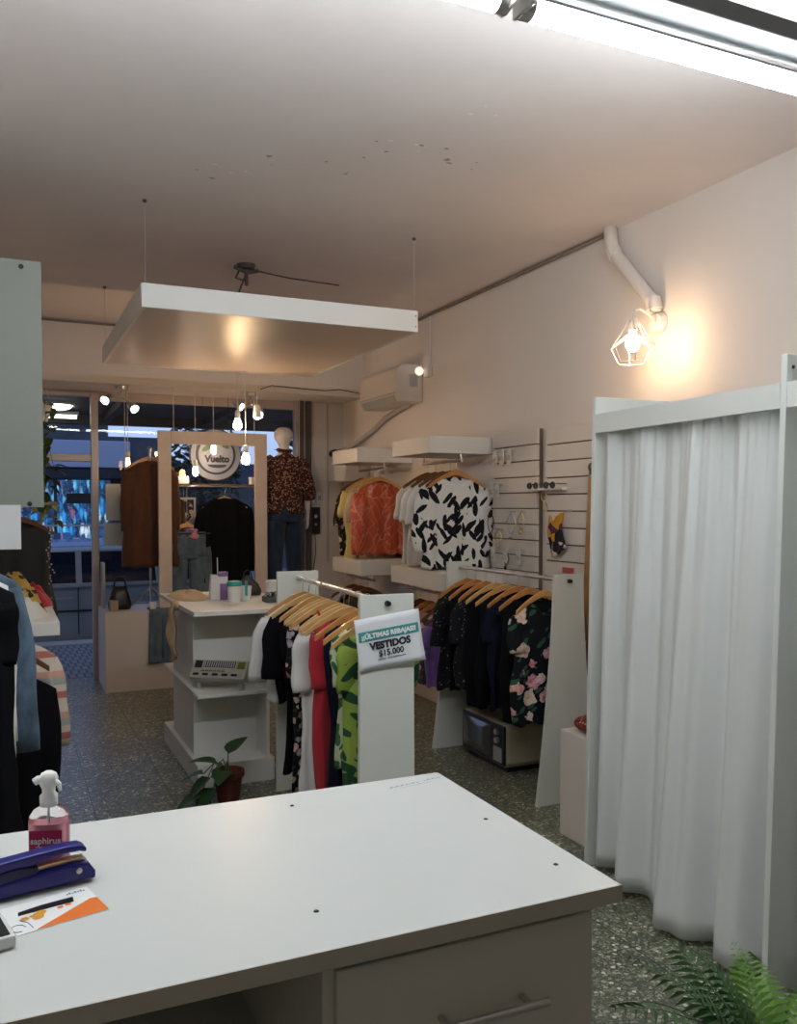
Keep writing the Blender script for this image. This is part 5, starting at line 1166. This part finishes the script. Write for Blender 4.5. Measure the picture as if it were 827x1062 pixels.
obj('rail', MB().cyl((-.03,3.78,1.06),(-.03,4.17,1.06),.010), CHROME, fr_, world=True)
for y in (3.80, 4.16): obj('rail_bracket', MB().tube([(-.03,y,1.06),(-.2,y,1.06),(-.45,y,1.03)], .010, 8), CHROME, fr_, world=True)
lg_('dress', C_BLACK, 3.88, 'long black dress behind the denim jacket, in front of the striped cardigan', 'dress', x=-.01, z=1.06, hg=3, L=.96, hw=.235, sw=.20, top=-.17, seed=303, thick=.06)
lg_('cardigan', C_STRIPE, 4.05, 'pink and cream striped cardigan at the front of the left box shelf', 'cardigan', x=-.01, z=1.06, hg=2, top=-.05, nw=.05, L=.50, hw=.22, sw=.205, sl=.40, sr=.06, slx=.22, seed=304)
lg_('dress', C_NAVY, 4.6, 'dark navy dress far under the left box shelf', 'dress', x=-.03, z=.915, hg=3, L=.75, hw=.20, sw=.2, seed=305)
wk = thing('wall_hook', (-.1, 6.0, 1.56), 'metal wall hook arm on the left wall behind the scarves', 'hook')
obj('arm', MB().tube([(XL,6.0,1.56),(.05,6.0,1.56),(.32,6.0,1.575)], .009, 8), STEEL, wk, world=True)
garment('dress', mat('charcoal_cloth', (.03,.03,.033), .8), (.09,6.0,1.558), 0, 'charcoal dress with pale beaded edge behind the heaped scarves', 'dress', 'clothes behind the left shelf', L=.80, sw=.17, hw=.20, seed=310, thick=.05)
hanger((.09,6.0,1.558), 0, 3, 'dark wooden hanger of the charcoal beaded dress', 'hangers behind the left shelf')
beads = MB(); random.seed(6)
for k in range(34): beads.ball((.262+.015*math.sin(k*.5)+random.uniform(-.012,.012), 5.95+random.uniform(-.01,.01), 1.42-k*.018), .006,.006,.006,6,4)
solo('bead_string', beads, mat('bead_cream', (.5,.45,.38), .4), (.27,5.95,.85), 'string of cream beads along the charcoal dress edge', 'beads')
# hanging plant
hp_ = thing('hanging_plant', (.25,7.25,2.35), 'trailing green vine hanging by the shop door behind the left panel', 'plant')
obj('pot', MB().lathe([(0,-.14),(.07,-.14),(.10,0),(.09,0),(.065,-.12),(0,-.12)]), PLASTW, hp_)
obj('hanger_cord', MB().cyl((0,0,-.02),(0,0,.735),.003,n=6).tube([(.095,0,0),(0,0,.3),(-.095,0,0)], .002, 5), CORD, hp_)
VLEAF = mat('vine_leaf', (.05,.085,.02), .5); VLEAFY = mat('vine_leaf_yellow', (.26,.28,.06), .5)
random.seed(41)
for s in range(5):
    a = s*1.3; x0, y0 = .09*math.cos(a), .09*math.sin(a); L = (1.05,.85,1.1,.75,.95)[s]
    pts = [(x0*(1+.25*math.sin(q*2)), y0*(1.1+.2*math.cos(q*2.3)), .02-L*q/8) for q in range(9)]
    obj('vine_stem', MB().tube(pts, .0025, 5), STEMP, hp_)
    for k in range(18):
        p = Vector(pts[min(7, int(k*8/18))]).lerp(Vector(pts[min(8, int(k*8/18)+1)]), random.random())
        obj('leaf', place_leaf(leaf(.11,.038), tuple(p), random.uniform(0,6.28), random.uniform(-.9,.3)), VLEAFY if p.z < -.75 else VLEAF, hp_, smooth=True)

# ------------------------------------------------------------------ fluorescent fixture
fx = thing('tube_light', (1.15, 1.83, 2.85), 'bright white row of fluorescent tubes hung just below the ceiling', 'lamp')
FXM = Matrix.Translation((1.15,1.85,2.78))
BATT = mat('batten_grey', (.30,.32,.33), .6)
obj('batten', MB().box(-2.6,1.9,-.105,.0,.045,.095).xform(FXM), BATT, fx, world=True, bev=.003)
for x in (-2.2,-.6,.95): obj('hanging_rod', MB().cyl((x,-.055,.095),(x,-.055,.305),.006,n=8).xform(FXM), STEEL, fx, world=True)
TUBE = mat('tube_glow', (1,1,1), .4, emit=(.90,.97,1.0), es=41)
for x0, x1 in ((-2.47,-1.27),(-1.23,-.03),(.03,1.23)):  # leftmost tube is out of view, added to brighten counter and ceiling
    def arc(a0, a1, r, n):
        return MB().grid(lambda u, v: (x0+(x1-x0)*v, r*math.cos(R(a0+(a1-a0)*u)), r*math.sin(R(a0+(a1-a0)*u))), n, 1)
    tb = obj('fluorescent_tube', arc(165, 435, .030, 22).xform(FXM), TUBE, fx, world=True, smooth=True)
    obj('tube_shield', MB().add(*(lambda g: (g.v, g.f))(arc(75, 165, .0302, 10))).xform(FXM), BATT, tb, world=True, smooth=True)  # opaque strip added to hold tube light off the batten and ceiling
    obj('tube_cap', MB().cyl((x0-.012,0,0),(x0+.02,0,0),.032,n=16).xform(FXM), STEEL, tb, world=True)
    obj('tube_cap', MB().cyl((x1-.02,0,0),(x1+.012,0,0),.032,n=16).xform(FXM), STEEL, tb, world=True)
    for x in (x0-.014, x1+.006): obj('lamp_holder', MB().box(x-.002,x+.010,-.06,.028,-.026,.06).xform(FXM), PLASTW, fx, world=True, bev=.003)
# peeled paint flecks on the ceiling
flk = MB(); random.seed(17)
for k in range(16):
    x, y = random.choice(((1.0,3.9),(1.55,3.5),(1.9,3.3),(1.3,3.6))); x += random.uniform(-.25,.25); y += random.uniform(-.2,.2); r = random.uniform(.006,.02)
    n = 7; flk.add([(x+r*random.uniform(.5,1.2)*math.cos(q*2*PI/n), y+r*random.uniform(.4,1)*math.sin(q*2*PI/n), 3.0842-k*.00002) for q in range(n)], [tuple(range(n))])
flw = MB(); random.seed(18)
for k in range(12):
    x, y = random.choice(((.95,3.85),(1.0,3.95),(1.6,3.4),(1.8,3.0))); x += random.uniform(-.12,.12); y += random.uniform(-.1,.1); r = random.uniform(.006,.016); n = 7
    flw.add([(x+r*random.uniform(.5,1.2)*math.cos(q*2*PI/n), y+r*random.uniform(.4,1)*math.sin(q*2*PI/n), 3.0838-k*.00002) for q in range(n)], [tuple(range(n))])
struct('trim_4', flw, mat('fresh_plaster', (.93,.91,.89), .8))
pf_ = struct('trim_3', flk, mat('peeled_paint', (.42,.36,.33), .8))

# ------------------------------------------------------------------ world, camera, view
wd = bpy.data.worlds.new('dusk'); sc.world = wd; wd.use_nodes = True; nt = wd.node_tree
bgN = nt.nodes['Background']; tcw = nt.nodes.new('ShaderNodeTexCoord'); sx = nt.nodes.new('ShaderNodeSeparateXYZ'); rp = nt.nodes.new('ShaderNodeValToRGB')
nt.links.new(tcw.outputs['Generated'], sx.inputs[0]); nt.links.new(sx.outputs['Z'], rp.inputs['Fac']); nt.links.new(rp.outputs['Color'], bgN.inputs['Color'])
e = rp.color_ramp.elements; e[0].position = 0; e[0].color = (.20,.25,.40,1); e[1].position = .5; e[1].color = (.14,.22,.46,1); e.new(.12).color = (.30,.38,.60,1)
bgN.inputs['Strength'].default_value = 1.5
cam = bpy.data.cameras.new('camera'); co = bpy.data.objects.new('camera', cam); COL.objects.link(co); sc.camera = co
cam.sensor_fit = 'HORIZONTAL'; cam.sensor_width = 36; cam.lens = 36*900/827; cam.clip_start = .02; cam.clip_end = 200
PITCH = 1.8
co.location = (0, 0, 1.55)
co.rotation_euler = (R(90-PITCH), 0, -math.atan(409.5/900))
cam.shift_y = (900*math.tan(R(PITCH)) - 5)/827
vs_ = sc.view_settings; vs_.view_transform = 'Standard'; vs_.look = 'None'; vs_.exposure = .4; vs_.gamma = 1; vs_.use_curve_mapping = False
